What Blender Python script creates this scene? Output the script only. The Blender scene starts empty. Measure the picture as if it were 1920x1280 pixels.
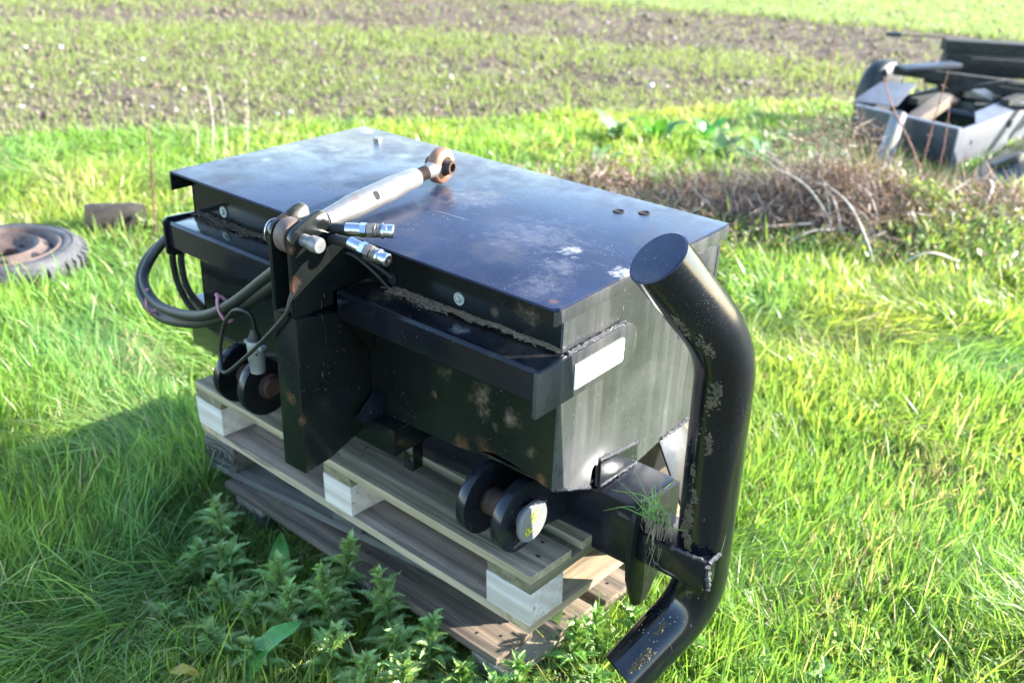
import bpy, bmesh, math, random
import numpy as np
from mathutils import Vector, Matrix, Euler

SC = bpy.context.scene
COL = SC.collection
S = 0.82                      # modelling unit -> metres
rng = np.random.default_rng(7)
random.seed(7)
V = Vector

# ---------------------------------------------------------------- camera
cam_d = bpy.data.cameras.new("camera")
cam = bpy.data.objects.new("camera", cam_d)
COL.objects.link(cam)
SC.camera = cam
CAMP = V((2.416125, -1.500684, 2.053045))
_yaw, _pit, _rol = -0.666945, 0.458071, 0.039581
_f = V((math.sin(_yaw)*math.cos(_pit), math.cos(_yaw)*math.cos(_pit), -math.sin(_pit)))
_r0 = V((math.cos(_yaw), -math.sin(_yaw), 0))
_u0 = _r0.cross(_f)
_r = _r0*math.cos(_rol) + _u0*math.sin(_rol)
_u = -_r0*math.sin(_rol) + _u0*math.cos(_rol)
mw = Matrix((( _r.x, _u.x, -_f.x, CAMP.x*S), (_r.y, _u.y, -_f.y, CAMP.y*S), (_r.z, _u.z, -_f.z, CAMP.z*S), (0, 0, 0, 1)))
cam.matrix_world = mw
cam_d.sensor_width = 36.0
cam_d.lens = 36.0*1867.17/1920.0
cam_d.clip_start = 0.05
cam_d.clip_end = 600
cam_d.dof.use_dof = True
cam_d.dof.focus_distance = 2.2*S
cam_d.dof.aperture_fstop = 3.6

# ---------------------------------------------------------------- light
SUN_EL, SUN_AZ = math.radians(21.5), math.radians(43)
w = bpy.data.worlds.new("World")
SC.world = w
w.use_nodes = True
nt = w.node_tree
sky = nt.nodes.new('ShaderNodeTexSky')
sky.sky_type = 'NISHITA'
sky.sun_disc = False
sky.sun_elevation = SUN_EL
sky.sun_rotation = SUN_AZ
sky.air_density = 1.0
sky.dust_density = 0.15
sky.ozone_density = 2.0
nt.links.new(sky.outputs[0], nt.nodes['Background'].inputs[0])
nt.nodes['Background'].inputs[1].default_value = 0.15
sun_d = bpy.data.lights.new("sun", 'SUN')
sun_d.energy = 5.0
sun_d.angle = math.radians(0.53)
sun_d.color = (1.0, 0.95, 0.87)
sun = bpy.data.objects.new("sun", sun_d)
COL.objects.link(sun)
SDIR = V((math.sin(SUN_AZ)*math.cos(SUN_EL), math.cos(SUN_AZ)*math.cos(SUN_EL), math.sin(SUN_EL)))
sun.rotation_euler = SDIR.to_track_quat('Z', 'Y').to_euler()
SC.view_settings.view_transform = 'Standard'
SC.view_settings.look = 'None'
SC.view_settings.gamma = 1
SC.view_settings.use_curve_mapping = False
SC.view_settings.exposure = 2.6

# ---------------------------------------------------------------- node helpers
class Mat:
    def __init__(s, name):
        s.m = bpy.data.materials.new(name)
        s.m.use_nodes = True
        s.nt = s.m.node_tree
        s.b = s.nt.nodes['Principled BSDF']
        s.out = s.nt.nodes['Material Output']
        s._tc = None
    def n(s, t, **kw):
        nd = s.nt.nodes.new(t)
        for k, v in kw.items():
            setattr(nd, k, v)
        return nd
    def put(s, sock, v):
        if isinstance(v, bpy.types.NodeSocket):
            s.nt.links.new(v, sock)
        elif isinstance(v, (tuple, list)) and len(v) == 3 and sock.type == 'RGBA':
            sock.default_value = (*v, 1)
        else:
            sock.default_value = v
    @property
    def obj(s):
        if s._tc is None:
            s._tc = s.n('ShaderNodeTexCoord')
        return s._tc.outputs['Object']
    def scale(s, vec, sc, rot=(0, 0, 0), loc=(0, 0, 0)):
        mp = s.n('ShaderNodeMapping')
        s.put(mp.inputs['Vector'], vec)
        mp.inputs['Scale'].default_value = sc
        mp.inputs['Rotation'].default_value = rot
        mp.inputs['Location'].default_value = loc
        return mp.outputs[0]
    def noise(s, scale, detail=4, rough=.55, vec=None, dist=0):
        nd = s.n('ShaderNodeTexNoise')
        s.put(nd.inputs['Vector'], vec if vec is not None else s.obj)
        nd.inputs['Scale'].default_value = scale
        nd.inputs['Detail'].default_value = detail
        nd.inputs['Roughness'].default_value = rough
        nd.inputs['Distortion'].default_value = dist
        return nd.outputs['Fac']
    def voro(s, scale, vec=None, out='Distance', feature='F1'):
        nd = s.n('ShaderNodeTexVoronoi', feature=feature)
        s.put(nd.inputs['Vector'], vec if vec is not None else s.obj)
        nd.inputs['Scale'].default_value = scale
        return nd.outputs[out]
    def ramp(s, fac, a, b, x=0., y=1.):
        nd = s.n('ShaderNodeMapRange')
        s.put(nd.inputs['Value'], fac)
        nd.inputs['From Min'].default_value = a
        nd.inputs['From Max'].default_value = b
        nd.inputs['To Min'].default_value = x
        nd.inputs['To Max'].default_value = y
        return nd.outputs[0]
    def mth(s, op, a, b=0., clamp=False):
        nd = s.n('ShaderNodeMath', operation=op, use_clamp=clamp)
        s.put(nd.inputs[0], a)
        s.put(nd.inputs[1], b)
        return nd.outputs[0]
    def mix(s, fac, a, b):
        nd = s.n('ShaderNodeMix', data_type='RGBA')
        s.put(nd.inputs[0], fac)
        s.put(nd.inputs[6], a)
        s.put(nd.inputs[7], b)
        return nd.outputs[2]
    def up(s):
        g = s.n('ShaderNodeNewGeometry')
        sx = s.n('ShaderNodeSeparateXYZ')
        s.nt.links.new(g.outputs['Normal'], sx.inputs[0])
        return sx.outputs[2]
    def bump(s, h, strength=.3, dist=.005):
        nd = s.n('ShaderNodeBump')
        s.put(nd.inputs['Height'], h)
        nd.inputs['Strength'].default_value = strength
        nd.inputs['Distance'].default_value = dist
        s.nt.links.new(nd.outputs[0], s.b.inputs['Normal'])
        return nd
    def spot(s, p, r, warp=.5):
        """blotch mask round point p (metres, object space)"""
        nd = s.n('ShaderNodeVectorMath', operation='DISTANCE')
        s.put(nd.inputs[0], s.obj)
        nd.inputs[1].default_value = p
        if not hasattr(s, '_sn'):
            s._sn = s.noise(38, 9, .78)
            s._sn2 = s.ramp(s.noise(60, 6, .7), .38, .56, .25, 1.)
        a = s.mth('ADD', nd.outputs['Value'], s.mth('MULTIPLY', s.mth('SUBTRACT', s._sn, .5), r*4.5*warp*2))
        return s.mth('MULTIPLY', s.mth('MULTIPLY', s.ramp(a, r*1.15, r*.2), s._sn2), .6)
    def set(s, **kw):
        for k, v in kw.items():
            s.put(s.b.inputs[k.replace('_', ' ')], v)
        return s

def simple(name, col, rough=.5, metal=0., var=.25, nscale=12, bump=0.):
    m = Mat(name)
    n = m.noise(nscale, 6, .6)
    dk = tuple(c*(1-var) for c in col)
    lt = tuple(min(1, c*(1+var)) for c in col)
    m.set(Base_Color=m.mix(m.ramp(n, .3, .7), dk, lt), Roughness=rough, Metallic=metal)
    if bump:
        m.bump(m.noise(nscale*5, 6, .65), bump, .004)
    return m.m

BOXO = V((0.67, .32, .48))      # origin of the steel box, modelling units
def loc_m(p):
    return tuple((V(p)-BOXO)*S)

def black_paint(name, dust=.25, specks=.5, scr=.3, rust=.15, rough=.16, base=(.008, .009, .011), spots=(), haze=0., spec=.36, streak=0.):
    m = Mat(name)
    col = m.mix(m.ramp(m.noise(3, 3), .35, .7), base, tuple(c*1.7+.002 for c in base))
    # settled dirt, stronger on faces that look up
    d = m.ramp(m.noise(7, 9, .72), .5, .78)
    d = m.mth('MULTIPLY', d, m.ramp(m.up(), .1, .8, dust*.22, dust))
    col = m.mix(d, col, (.17, .15, .125))
    rgh = m.ramp(m.noise(14, 5, .6), .3, .7, rough*.8, rough*1.5)
    rgh = m.mth('ADD', rgh, m.mth('MULTIPLY', d, .8))
    if haze:
        hz = m.ramp(m.noise(2.6, 7, .62, dist=1.2), .45, .72, 0, haze)
        col = m.mix(hz, col, (.26, .25, .24))
        rgh = m.mth('ADD', rgh, m.mth('MULTIPLY', hz, .7))
    if streak:
        st = m.ramp(m.noise(1., 4, .6, vec=m.scale(m.obj, (26, 26, 1.6))), .45, .75, 0, streak)
        col = m.mix(st, col, (.13, .125, .12))
        rgh = m.mth('ADD', rgh, m.mth('MULTIPLY', st, .5))
    if specks:
        v = m.voro(85)
        sp = m.ramp(v, .16, .10)
        gate = m.ramp(m.noise(9, 3), .55, .66)
        sp = m.mth('MULTIPLY', m.mth('MULTIPLY', sp, gate), specks)
        v2 = m.voro(260)
        gate2 = m.ramp(m.noise(5, 3, .6), .5, .7)
        sp2 = m.mth('MULTIPLY', m.mth('MULTIPLY', m.ramp(v2, .2, .12), gate2), specks*.6)
        sp = m.mth('MAXIMUM', sp, sp2)
        col = m.mix(sp, col, (.22, .20, .175))
        rgh = m.mth('MAXIMUM', rgh, m.mth('MULTIPLY', sp, .7))
    if scr:
        for rot, sc in (((0, 0, .9), (5, 190, 5)), ((0, 0, -.25), (4, 130, 4)), ((.5, 0, 2.2), (6, 220, 30)), ((0, .3, 1.5), (7, 260, 9))):
            n = m.noise(1.0, 2, .5, vec=m.scale(m.obj, sc, rot))
            ln = m.mth('MULTIPLY', m.ramp(n, .735, .76), m.ramp(m.noise(4, 2), .5, .6))
            ln = m.mth('MULTIPLY', ln, scr, True)
            col = m.mix(ln, col, (.4, .4, .42))
    if rust:
        rs = m.ramp(m.noise(16, 8, .75), .70, .74, 0, rust)
        col = m.mix(rs, col, (.19, .075, .03))
        rgh = m.mth('MAXIMUM', rgh, rs)
    for p, r, c, a in spots:
        k = m.mth('MULTIPLY', m.spot(loc_m(p), r*S), a)
        col = m.mix(k, col, c)
        rgh = m.mth('MAXIMUM', rgh, m.mth('MULTIPLY', k, .85))
    m.set(Base_Color=col, Roughness=rgh)
    m.b.inputs['Specular IOR Level'].default_value = spec
    m.bump(m.noise(30, 3, .5), .03, .004)
    return m.m

MUD = (.135, .10, .062)
WHT = (.62, .60, .58)
RST = (.20, .085, .04)
M_LID = black_paint('lid_paint', dust=.22, specks=.7, scr=.34, rust=0, rough=.24, spec=.16, base=(.012, .017, .036), haze=.06, spots=[
    ((1.169, .291, 1.22), .028, WHT, .7), ((1.21, .20, 1.22), .05, WHT, .14), ((1.242, .09, 1.22), .06, WHT, .12), ((1.335, .272, 1.22), .03, WHT, 1),
    ((1.092, .608, 1.22), .022, MUD, .8), ((1.147, .645, 1.22), .026, MUD, .7), ((.155, .647, 1.22), .035, MUD, .75),
    ((.07, .69, 1.22), .022, (.5, .42, .36), .8), ((.74, .42, 1.22), .09, (.22, .2, .18), .5), ((.097, .259, 1.22), .02, WHT, .3),
    ((.241, .181, 1.22), .04, WHT, .10), ((.363, .307, 1.22), .04, WHT, .14), ((1.315, .03, 1.22), .012, RST, .9),
    ((1.04, .315, 1.22), .12, (.2, .2, .22), .35)])
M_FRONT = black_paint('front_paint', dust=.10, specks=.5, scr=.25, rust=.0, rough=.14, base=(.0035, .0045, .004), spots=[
    ((1.113, .042, .916), .035, MUD, .9), ((1.12, .042, .875), .022, MUD, .9), ((1.21, .042, .884), .028, MUD, .9), ((.969, .042, .861), .012, MUD, .7), ((1.242, .042, 1.162), .028, MUD, .8),
    ((1.164, .043, .851), .012, MUD, .6), ((1.209, .042, 1.087), .012, MUD, .7), ((.926, .042, 1.103), .012, MUD, .5), ((1.0, .042, .93), .02, MUD, .6),
    ((1.27, .042, .83), .016, MUD, .7), ((1.15, .042, 1.14), .012, MUD, .6), ((1.06, .042, .752), .03, RST, .5), ((1.13, .042, .775), .03, RST, .4), ((1.30, .042, .765), .02, RST, .6)])
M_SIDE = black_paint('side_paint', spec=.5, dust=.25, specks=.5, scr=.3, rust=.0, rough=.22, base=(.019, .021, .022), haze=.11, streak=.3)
M_BEAM = black_paint('beam_paint', dust=.14, specks=.3, scr=.25, rust=.06, rough=.13, base=(.0035, .004, .006), spots=[
    ((1.1, -.02, 1.1), .025, WHT, .35), ((.85, 0, 1.1), .05, MUD, .5), ((.2, .0, 1.1), .05, MUD, .5), ((1.25, .0, 1.1), .05, MUD, .3)])
M_MAST = black_paint('mast_paint', dust=.10, specks=.3, scr=.2, rust=.3, rough=.14, base=(.0035, .0045, .004), spots=[
    ((.707, -.187, .85), .02, RST, .7), ((.745, -.187, 1.15), .02, RST, .8), ((.68, -.17, 1.30), .03, RST, .8), ((.746, -.187, .8), .015, RST, .8), ((.746, -.185, 1.24), .012, RST, .9)])
M_PIPE = black_paint('pipe_paint', dust=.10, specks=1.0, scr=.2, rust=.0, rough=.125, spec=.5, base=(.0016, .0028, .0048))
M_PLATE = black_paint('plate_paint', dust=.1, specks=.4, scr=.1, rust=.05, rough=.4, spec=.2, base=(.0035, .0045, .0045))
M_DISC = black_paint('disc_paint', dust=.14, specks=.5, scr=.2, rust=.12, rough=.22, base=(.004, .005, .007))
M_RUST = simple('rusty_steel', (.048, .026, .018), .75, .2, .5, 30, .5)
M_RUSTPALE = simple('pale_rusty_steel', (.105, .070, .055), .6, .3, .35, 30, .4)
def zincy():
    m = Mat('worn_zinc')
    r = m.ramp(m.noise(14, 7, .7), .56, .74)
    col = m.mix(r, (.155, .152, .145), (.12, .07, .04))
    col = m.mix(m.ramp(m.noise(5, 3), .4, .7, 0, .5), col, (.25, .245, .235))
    m.set(Base_Color=col, Metallic=.5, Roughness=m.ramp(m.noise(40, 4), .3, .7, .32, .55))
    m.bump(m.noise(60, 5), .15, .002)
    return m.m
M_ZINC = zincy()
M_CHROME = simple('bright_steel', (.45, .47, .52), .22, 1.0, .12, 40, .15)
M_COUPDARK = simple('greasy_steel', (.16, .14, .12), .4, .7, .4, 60, .4)
M_RUBBER = simple('black_rubber', (.005, .0065, .0055), .55, 0, .4, 40, .2)
M_HOSEDIRT = simple('dusty_rubber', (.012, .011, .010), .7, 0, .5, 25, .3)
M_GREYPL = simple('grey_plug_metal', (.20, .21, .20), .5, .3, .25, 30, .2)
M_GREYCAP = simple('grey_cap', (.13, .13, .125), .5, 0, .12, 18, .1)
M_YEL = simple('yellow_marker', (.42, .42, .02), .6, 0, .15, 60)
M_PINK = simple('pink_twine', (.36, .16, .20), .8, 0, .2, 80, .4)
M_WHITE = simple('white_reflector', (.80, .83, .80), .35, 0, .06, 160, .2)
M_WASH = simple('zinc_washer', (.32, .36, .35), .4, .6, .2, 50)
M_WELD = simple('weld_bead', (.06, .06, .065), .22, .6, .5, 90, 1.0)
M_DARK = simple('dark_void', (.004, .004, .004), .9, 0, .2)
M_MUD = simple('dried_mud', (.085, .068, .036), .95, 0, .3, 90, .8)
M_BOLT = simple('zinc_bolt', (.3, .29, .25), .4, .7, .2, 50)

def wood(name, light, dark, moss=0., axis=0, rough=.75, stain=.4, gr=1., edge=None):
    m = Mat(name)
    oi = m.n('ShaderNodeObjectInfo')
    cv = m.n('ShaderNodeCombineXYZ')
    for i in range(3):
        m.nt.links.new(m.mth('MULTIPLY', oi.outputs['Random'], 7.3+i*3.1), cv.inputs[i])
    ad = m.n('ShaderNodeVectorMath', operation='ADD')
    m.put(ad.inputs[0], m.obj)
    m.put(ad.inputs[1], cv.outputs[0])
    vec = ad.outputs[0]
    sc = [55, 55, 55]
    sc[axis] = 2.2
    g = m.noise(gr, 5, .6, vec=m.scale(vec, sc), dist=.8)
    sc3 = [90, 90, 90]
    sc3[axis] = 3.5
    sc2 = [12, 12, 12]
    sc2[axis] = 1.1
    wv = m.n('ShaderNodeTexWave', wave_type='RINGS')
    wv.rings_direction = 'XYZ'[axis]
    m.put(wv.inputs['Vector'], m.scale(vec, sc2, loc=(.3, .2, 0)))
    wv.inputs['Scale'].default_value = .8
    wv.inputs['Distortion'].default_value = 5
    wv.inputs['Detail'].default_value = 3
    k = m.mth('ADD', m.mth('MULTIPLY', g, .86), m.mth('MULTIPLY', wv.outputs['Fac'], .14))
    col = m.mix(m.ramp(k, .36, .64), dark, light)
    bl = m.ramp(m.noise(6, 6, .65, vec=vec), .48, .75, 0, stain)
    col = m.mix(bl, col, tuple(c*.45 for c in dark))
    if moss:
        ms = m.ramp(m.noise(7, 7, .7, vec=vec), .42, .68, 0, moss)
        col = m.mix(ms, col, (.085, .095, .03))
    if edge:
        col = m.mix(m.ramp(m.up(), .75, .3, 0, .75), col, m.mix(m.ramp(k, .3, .7), tuple(c*.6 for c in edge), edge))
    cr = m.noise(1., 3, .5, vec=m.scale(vec, sc3))
    col = m.mix(m.mth('MULTIPLY', m.ramp(cr, .66, .70), .75), col, tuple(c*.25 for c in dark))
    tone = m.n('ShaderNodeHueSaturation')
    m.put(tone.inputs['Value'], m.ramp(oi.outputs['Random'], 0, 1, .72, 1.2))
    m.put(tone.inputs['Color'], col)
    m.set(Base_Color=tone.outputs[0], Roughness=rough)
    m.bump(k, .9, .004)
    return m.m
M_DECK = wood('weathered_deck', (.29, .225, .15), (.12, .09, .06), .45, edge=(.33, .28, .165))
M_DECKY = wood('weathered_stringer', (.20, .17, .10), (.10, .085, .05), .5, 1)
M_NEWB = wood('bottom_board', (.27, .20, .145), (.13, .095, .07), .12, 0, stain=.5, edge=(.33, .28, .18))
M_NEWY = wood('end_board', (.40, .31, .19), (.24, .17, .095), .05, 1, stain=.15)
M_BLOCK = wood('pale_block', (.46, .43, .38), (.34, .30, .25), .0, 0, stain=.12)
M_OLD = wood('old_board', (.19, .175, .15), (.07, .062, .05), .3)
M_OLDY = wood('old_board_across', (.22, .21, .19), (.09, .085, .07), .35, 1)
M_OLDBLK = wood('old_block', (.085, .08, .07), (.04, .037, .032), .2)
M_OLDBR = wood('brown_board', (.19, .135, .092), (.065, .046, .034), .3)
M_OLDBRY = wood('brown_board_across', (.33, .28, .20), (.15, .12, .085), .3, 1)
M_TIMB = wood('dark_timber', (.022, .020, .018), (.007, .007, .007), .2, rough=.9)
M_BARK = simple('log_bark', (.024, .019, .014), .95, 0, .6, 18, 1.0)

# ---------------------------------------------------------------- mesh helpers
class G:
    def __init__(s):
        s.v = []
        s.f = []
    def add(s, vs, fs):
        o = len(s.v)
        s.v += [tuple(p) for p in vs]
        s.f += [tuple(i+o for i in f) for f in fs]
        return s
    def box(s, a, b, jit=0):
        (x0, y0, z0), (x1, y1, z1) = a, b
        vs = [(x, y, z) for z in (z0, z1) for y in (y0, y1) for x in (x0, x1)]
        if jit:
            vs = [tuple(c+random.uniform(-jit, jit) for c in p) for p in vs]
        return s.add(vs, [(0, 2, 3, 1), (4, 5, 7, 6), (0, 1, 5, 4), (2, 6, 7, 3), (0, 4, 6, 2), (1, 3, 7, 5)])
    def prism(s, poly, ax, a, b):
        """poly of 2-tuples in the plane normal to ax (order of remaining axes), extruded a..b"""
        def mk(p, t):
            q = list(p)
            q.insert(ax, t)
            return q
        n = len(poly)
        vs = [mk(p, a) for p in poly] + [mk(p, b) for p in poly]
        fs = [tuple(range(n)), tuple(range(2*n-1, n-1, -1))]
        fs += [(i, i+n, (i+1) % n+n, (i+1) % n) for i in range(n)]
        return s.add(vs, fs)
    def tube(s, pts, r, n=12, cap=True, closed=False):
        pts = [V(p) for p in pts]
        m = len(pts)
        rs = r if isinstance(r, (list, tuple)) else [r]*m
        t0 = (pts[1]-pts[0]).normalized()
        ref = V((0, 0, 1)) if abs(t0.z) < .9 else V((1, 0, 0))
        nx = t0.cross(ref).normalized()
        vs = []
        for i, p in enumerate(pts):
            if closed:
                t = (pts[(i+1) % m]-pts[i-1]).normalized()
            else:
                t = (pts[min(i+1, m-1)]-pts[max(i-1, 0)]).normalized()
            nx = (nx - t*nx.dot(t)).normalized()
            ny = t.cross(nx)
            for k in range(n):
                a = 2*math.pi*k/n
                vs.append(p+(nx*math.cos(a)+ny*math.sin(a))*rs[i])
        fs = []
        for i in range(m if closed else m-1):
            j = (i+1) % m
            for k in range(n):
                fs.append((i*n+k, i*n+(k+1) % n, j*n+(k+1) % n, j*n+k))
        if cap and not closed:
            fs.append(tuple(range(n-1, -1, -1)))
            fs.append(tuple(range((m-1)*n, m*n)))
        return s.add(vs, fs)
    def lathe(s, prof, c, axis, n=32, caps=False):
        """prof: (radius, offset along axis)"""
        c = V(c)
        ax = V(axis).normalized()
        ref = V((0, 0, 1)) if abs(ax.z) < .9 else V((1, 0, 0))
        u = ax.cross(ref).normalized()
        v = ax.cross(u)
        vs = []
        for r, h in prof:
            for k in range(n):
                a = 2*math.pi*k/n
                vs.append(c+ax*h+(u*math.cos(a)+v*math.sin(a))*r)
        fs = []
        for i in range(len(prof)-1):
            for k in range(n):
                fs.append((i*n+k, i*n+(k+1) % n, (i+1)*n+(k+1) % n, (i+1)*n+k))
        if caps:
            fs.append(tuple(range(n-1, -1, -1)))
            fs.append(tuple(range((len(prof)-1)*n, len(prof)*n)))
        return s.add(vs, fs)

def finish(name, me, mat, parent=None, loc=(0, 0, 0), sharp=35):
    me.materials.append(mat)
    if sharp is not None:
        me.shade_smooth() if hasattr(me, 'shade_smooth') else None
        me.set_sharp_from_angle(angle=math.radians(sharp))
    o = bpy.data.objects.new(name, me)
    COL.objects.link(o)
    o.location = tuple(c*S for c in loc)
    if parent is not None:
        o.parent = parent
    return o

def mesh(g, name, origin=(0, 0, 0), bevel=0., seg=2, sub=0, jit=0.):
    me = bpy.data.meshes.new(name)
    me.from_pydata([((p[0]-origin[0])*S, (p[1]-origin[1])*S, (p[2]-origin[2])*S) for p in g.v], [], g.f)
    bm = bmesh.new()
    bm.from_mesh(me)
    bmesh.ops.recalc_face_normals(bm, faces=bm.faces)
    if bevel:
        es = [e for e in bm.edges if len(e.link_faces) == 2 and e.calc_face_angle(0) > .6]
        if es:
            bmesh.ops.bevel(bm, geom=es, offset=bevel*S, segments=seg, profile=.6, affect='EDGES', clamp_overlap=True)
    bm.to_mesh(me)
    bm.free()
    return me

def part(name, g, mat, parent, bevel=0., origin=None, sharp=35, label=None):
    """a child mesh given in world modelling units"""
    o0 = origin if origin is not None else parent.get('_o', (0, 0, 0))
    o = finish(name, mesh(g, name, o0, bevel), mat, parent, sharp=sharp)
    if label:
        o['label'] = label
    return o

ROOTS = {}
def thing(name, label, cat, o=(0, 0, 0), group=None, rot=(0, 0, 0)):
    e = bpy.data.objects.new(name, None)
    e.empty_display_size = .1
    COL.objects.link(e)
    e.location = tuple(c*S for c in o)
    e.rotation_euler = rot
    e['label'] = label
    e['category'] = cat
    if group:
        e['group'] = group
    ROOTS[e.name] = tuple(o)
    return e
def P(name, g, mat, root, **kw):
    o = part(name, g, mat, root, origin=ROOTS[root.name], **kw)
    return o
def sub(name, g, mat, par, root, **kw):
    return part(name, g, mat, par, origin=ROOTS[root.name], **kw)
def single(name, g, mat, label, cat, o=(0, 0, 0), group=None, bevel=0., sharp=35, kind=None):
    ob = finish(name, mesh(g, name, o, bevel), mat, None, loc=o, sharp=sharp)
    if kind:
        ob['kind'] = kind
    if label:
        ob['label'] = label
    if cat:
        ob['category'] = cat
    if group:
        ob['group'] = group
    return ob
def dup(root, loc, rot, label, group=None, scale=1.):
    r = root.copy()
    COL.objects.link(r)
    r.location = tuple(c*S for c in loc)
    r.rotation_euler = rot
    r.scale = (scale,)*3
    r['label'] = label
    if group:
        r['group'] = group
    for ch in list(root.children):
        c = ch.copy()
        COL.objects.link(c)
        c.parent = r
        for g in ch.children:
            d = g.copy()
            COL.objects.link(d)
            d.parent = c
    return r

def smooth_path(pts, n=6):
    """Catmull-Rom"""
    pts = [V(p) for p in pts]
    q = [pts[0]*2-pts[1]] + pts + [pts[-1]*2-pts[-2]]
    out = []
    for i in range(1, len(q)-2):
        for k in range(n):
            t = k/n
            a, b, c, d = q[i-1], q[i], q[i+1], q[i+2]
            out.append(.5*((2*b)+(c-a)*t+(2*a-5*b+4*c-d)*t*t+(3*b-a-3*c+d)*t**3))
    out.append(pts[-1])
    return out

def bulk(name, verts, quads, tris, mat, cols=None, kind='stuff', label=None, smooth=True, cat=None):
    """numpy mesh; quads (n,4) tris (n,3); cols per vertex (n,3)"""
    me = bpy.data.meshes.new(name)
    nv = len(verts)
    me.vertices.add(nv)
    me.vertices.foreach_set('co', (np.asarray(verts, np.float32)*S).ravel())
    nq, ntr = len(quads), len(tris)
    idx = np.concatenate([np.asarray(quads, np.int32).ravel(), np.asarray(tris, np.int32).ravel()])
    st = np.concatenate([np.arange(nq)*4, nq*4+np.arange(ntr)*3]).astype(np.int32)
    me.loops.add(len(idx))
    me.loops.foreach_set('vertex_index', idx)
    me.polygons.add(nq+ntr)
    me.polygons.foreach_set('loop_start', st)
    if smooth:
        me.polygons.foreach_set('use_smooth', np.ones(nq+ntr, bool))
    me.update(calc_edges=True)
    if cols is not None:
        at = me.color_attributes.new('tint', 'FLOAT_COLOR', 'POINT')
        c4 = np.ones((nv, 4), np.float32)
        c4[:, :3] = cols
        at.data.foreach_set('color', c4.ravel())
    me.materials.append(mat)
    o = bpy.data.objects.new(name, me)
    COL.objects.link(o)
    if kind:
        o['kind'] = kind
    if label:
        o['label'] = label
    if cat:
        o['category'] = cat
    return o

# foliage material: colour comes from the plant's own tint
def leaf_mat(name, rough=.42, trans=.45, attr=True, col=(.08, .2, .02), tcol=1.35, spec=.5, veins=False):
    m = Mat(name)
    if attr:
        a = m.n('ShaderNodeAttribute', attribute_name='tint')
        c = a.outputs['Color']
    else:
        oi = m.n('ShaderNodeObjectInfo')
        k = m.ramp(m.noise(22, 4, .6), .3, .7)
        c = m.mix(k, tuple(x*.72 for x in col), tuple(x*1.25 for x in col))
        hs = m.n('ShaderNodeHueSaturation')
        m.put(hs.inputs['Color'], c)
        m.put(hs.inputs['Value'], m.ramp(oi.outputs['Random'], 0, 1, .75, 1.25))
        m.put(hs.inputs['Hue'], m.ramp(oi.outputs['Random'], 0, 1, .485, .515))
        c = hs.outputs[0]
    m.set(Base_Color=c, Roughness=rough)
    m.b.inputs['Specular IOR Level'].default_value = spec
    tr = m.n('ShaderNodeBsdfTranslucent')
    mm = m.n('ShaderNodeMix', data_type='RGBA', blend_type='MULTIPLY')
    mm.inputs[0].default_value = 1
    m.put(mm.inputs[6], c)
    mm.inputs[7].default_value = (tcol*1.10, tcol*1.06, tcol*.62, 1)
    m.nt.links.new(mm.outputs[2], tr.inputs['Color'])
    mx = m.n('ShaderNodeMixShader')
    mx.inputs[0].default_value = trans
    m.nt.links.new(m.b.outputs[0], mx.inputs[1])
    m.nt.links.new(tr.outputs[0], mx.inputs[2])
    m.nt.links.new(mx.outputs[0], m.out.inputs['Surface'])
    return m.m
M_GRASS = leaf_mat('grass_blade', .40, .47, tcol=1.6)
M_CROP = leaf_mat('crop_blade', .5, .4)
M_LEAFY = leaf_mat('weed_leaf', .45, .35)
M_DOCK = leaf_mat('dock_leaf', .36, .3, False, (.08, .22, .035))
M_DOCKP = leaf_mat('pale_dock_leaf', .55, .3, False, (.16, .24, .085))
M_THIS = leaf_mat('thistle_leaf', .42, .4, False, (.22, .33, .11), tcol=1.5)
M_THISP = leaf_mat('bright_thistle_leaf', .45, .4, False, (.15, .27, .06))
M_YLEAF = leaf_mat('yellow_leaf', .5, .3, False, (.45, .33, .04))
M_PALE = simple('pale_stem', (.46, .39, .31), .85, 0, .35, 20, .3)
M_ROOT = simple('dry_root', (.15, .115, .075), .9, 0, .5, 30, .2)
M_DEAD = simple('dead_stem', (.38, .33, .27), .85, 0, .4, 20, .3)
M_DEADBR = simple('red_brown_stem', (.17, .08, .05), .85, 0, .4, 20, .3)
M_TWIG = leaf_mat('dead_weed', .8, .15, spec=.2, tcol=1.)

# ================================================================ GROUND
FC = (2.5, -5.3)                     # the drill rows of the field run in arcs round this point
E0, EN = np.array([-4.67, 1.59]), np.array([-.870, .492])
def vnoise(x, y, sc, seed=0):
    """cheap smooth value noise, numpy"""
    x = np.asarray(x)/sc + seed*17.13
    y = np.asarray(y)/sc - seed*9.71
    xi, yi = np.floor(x).astype(np.int64), np.floor(y).astype(np.int64)
    xf, yf = x-xi, y-yi
    def h(a, b):
        v = np.sin(a*127.1+b*311.7+seed*74.7)*43758.5453
        return v-np.floor(v)
    sx, sy = xf*xf*(3-2*xf), yf*yf*(3-2*yf)
    return ((h(xi, yi)*(1-sx)+h(xi+1, yi)*sx)*(1-sy)+(h(xi, yi+1)*(1-sx)+h(xi+1, yi+1)*sx)*sy)
def edge_d(x, y):
    """>0 inside the field"""
    return (x-E0[0])*EN[0]+(y-E0[1])*EN[1] + .5*(vnoise(x, y, 1.1, 3)-.5)+.3*(vnoise(x, y, .4, 4)-.5)
def project(x, y, z):
    d = np.stack([x-CAMP.x, y-CAMP.y, z-CAMP.z], -1)
    r, u, f = np.array(_r), np.array(_u), np.array(_f)
    zz = d@f
    zs = np.where(zz > .1, zz, .1)
    return 960+1867.17*(d@r)/zs, 640-1867.17*(d@u)/zs, zz
def in_view(x, y, z=0., mx=260, top=120, bot=330):
    px, py, dz = project(x, y, np.zeros_like(x)+z)
    return (dz > .3) & (px > -mx) & (px < 1920+mx) & (py > -top) & (py < 1280+bot)
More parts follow.
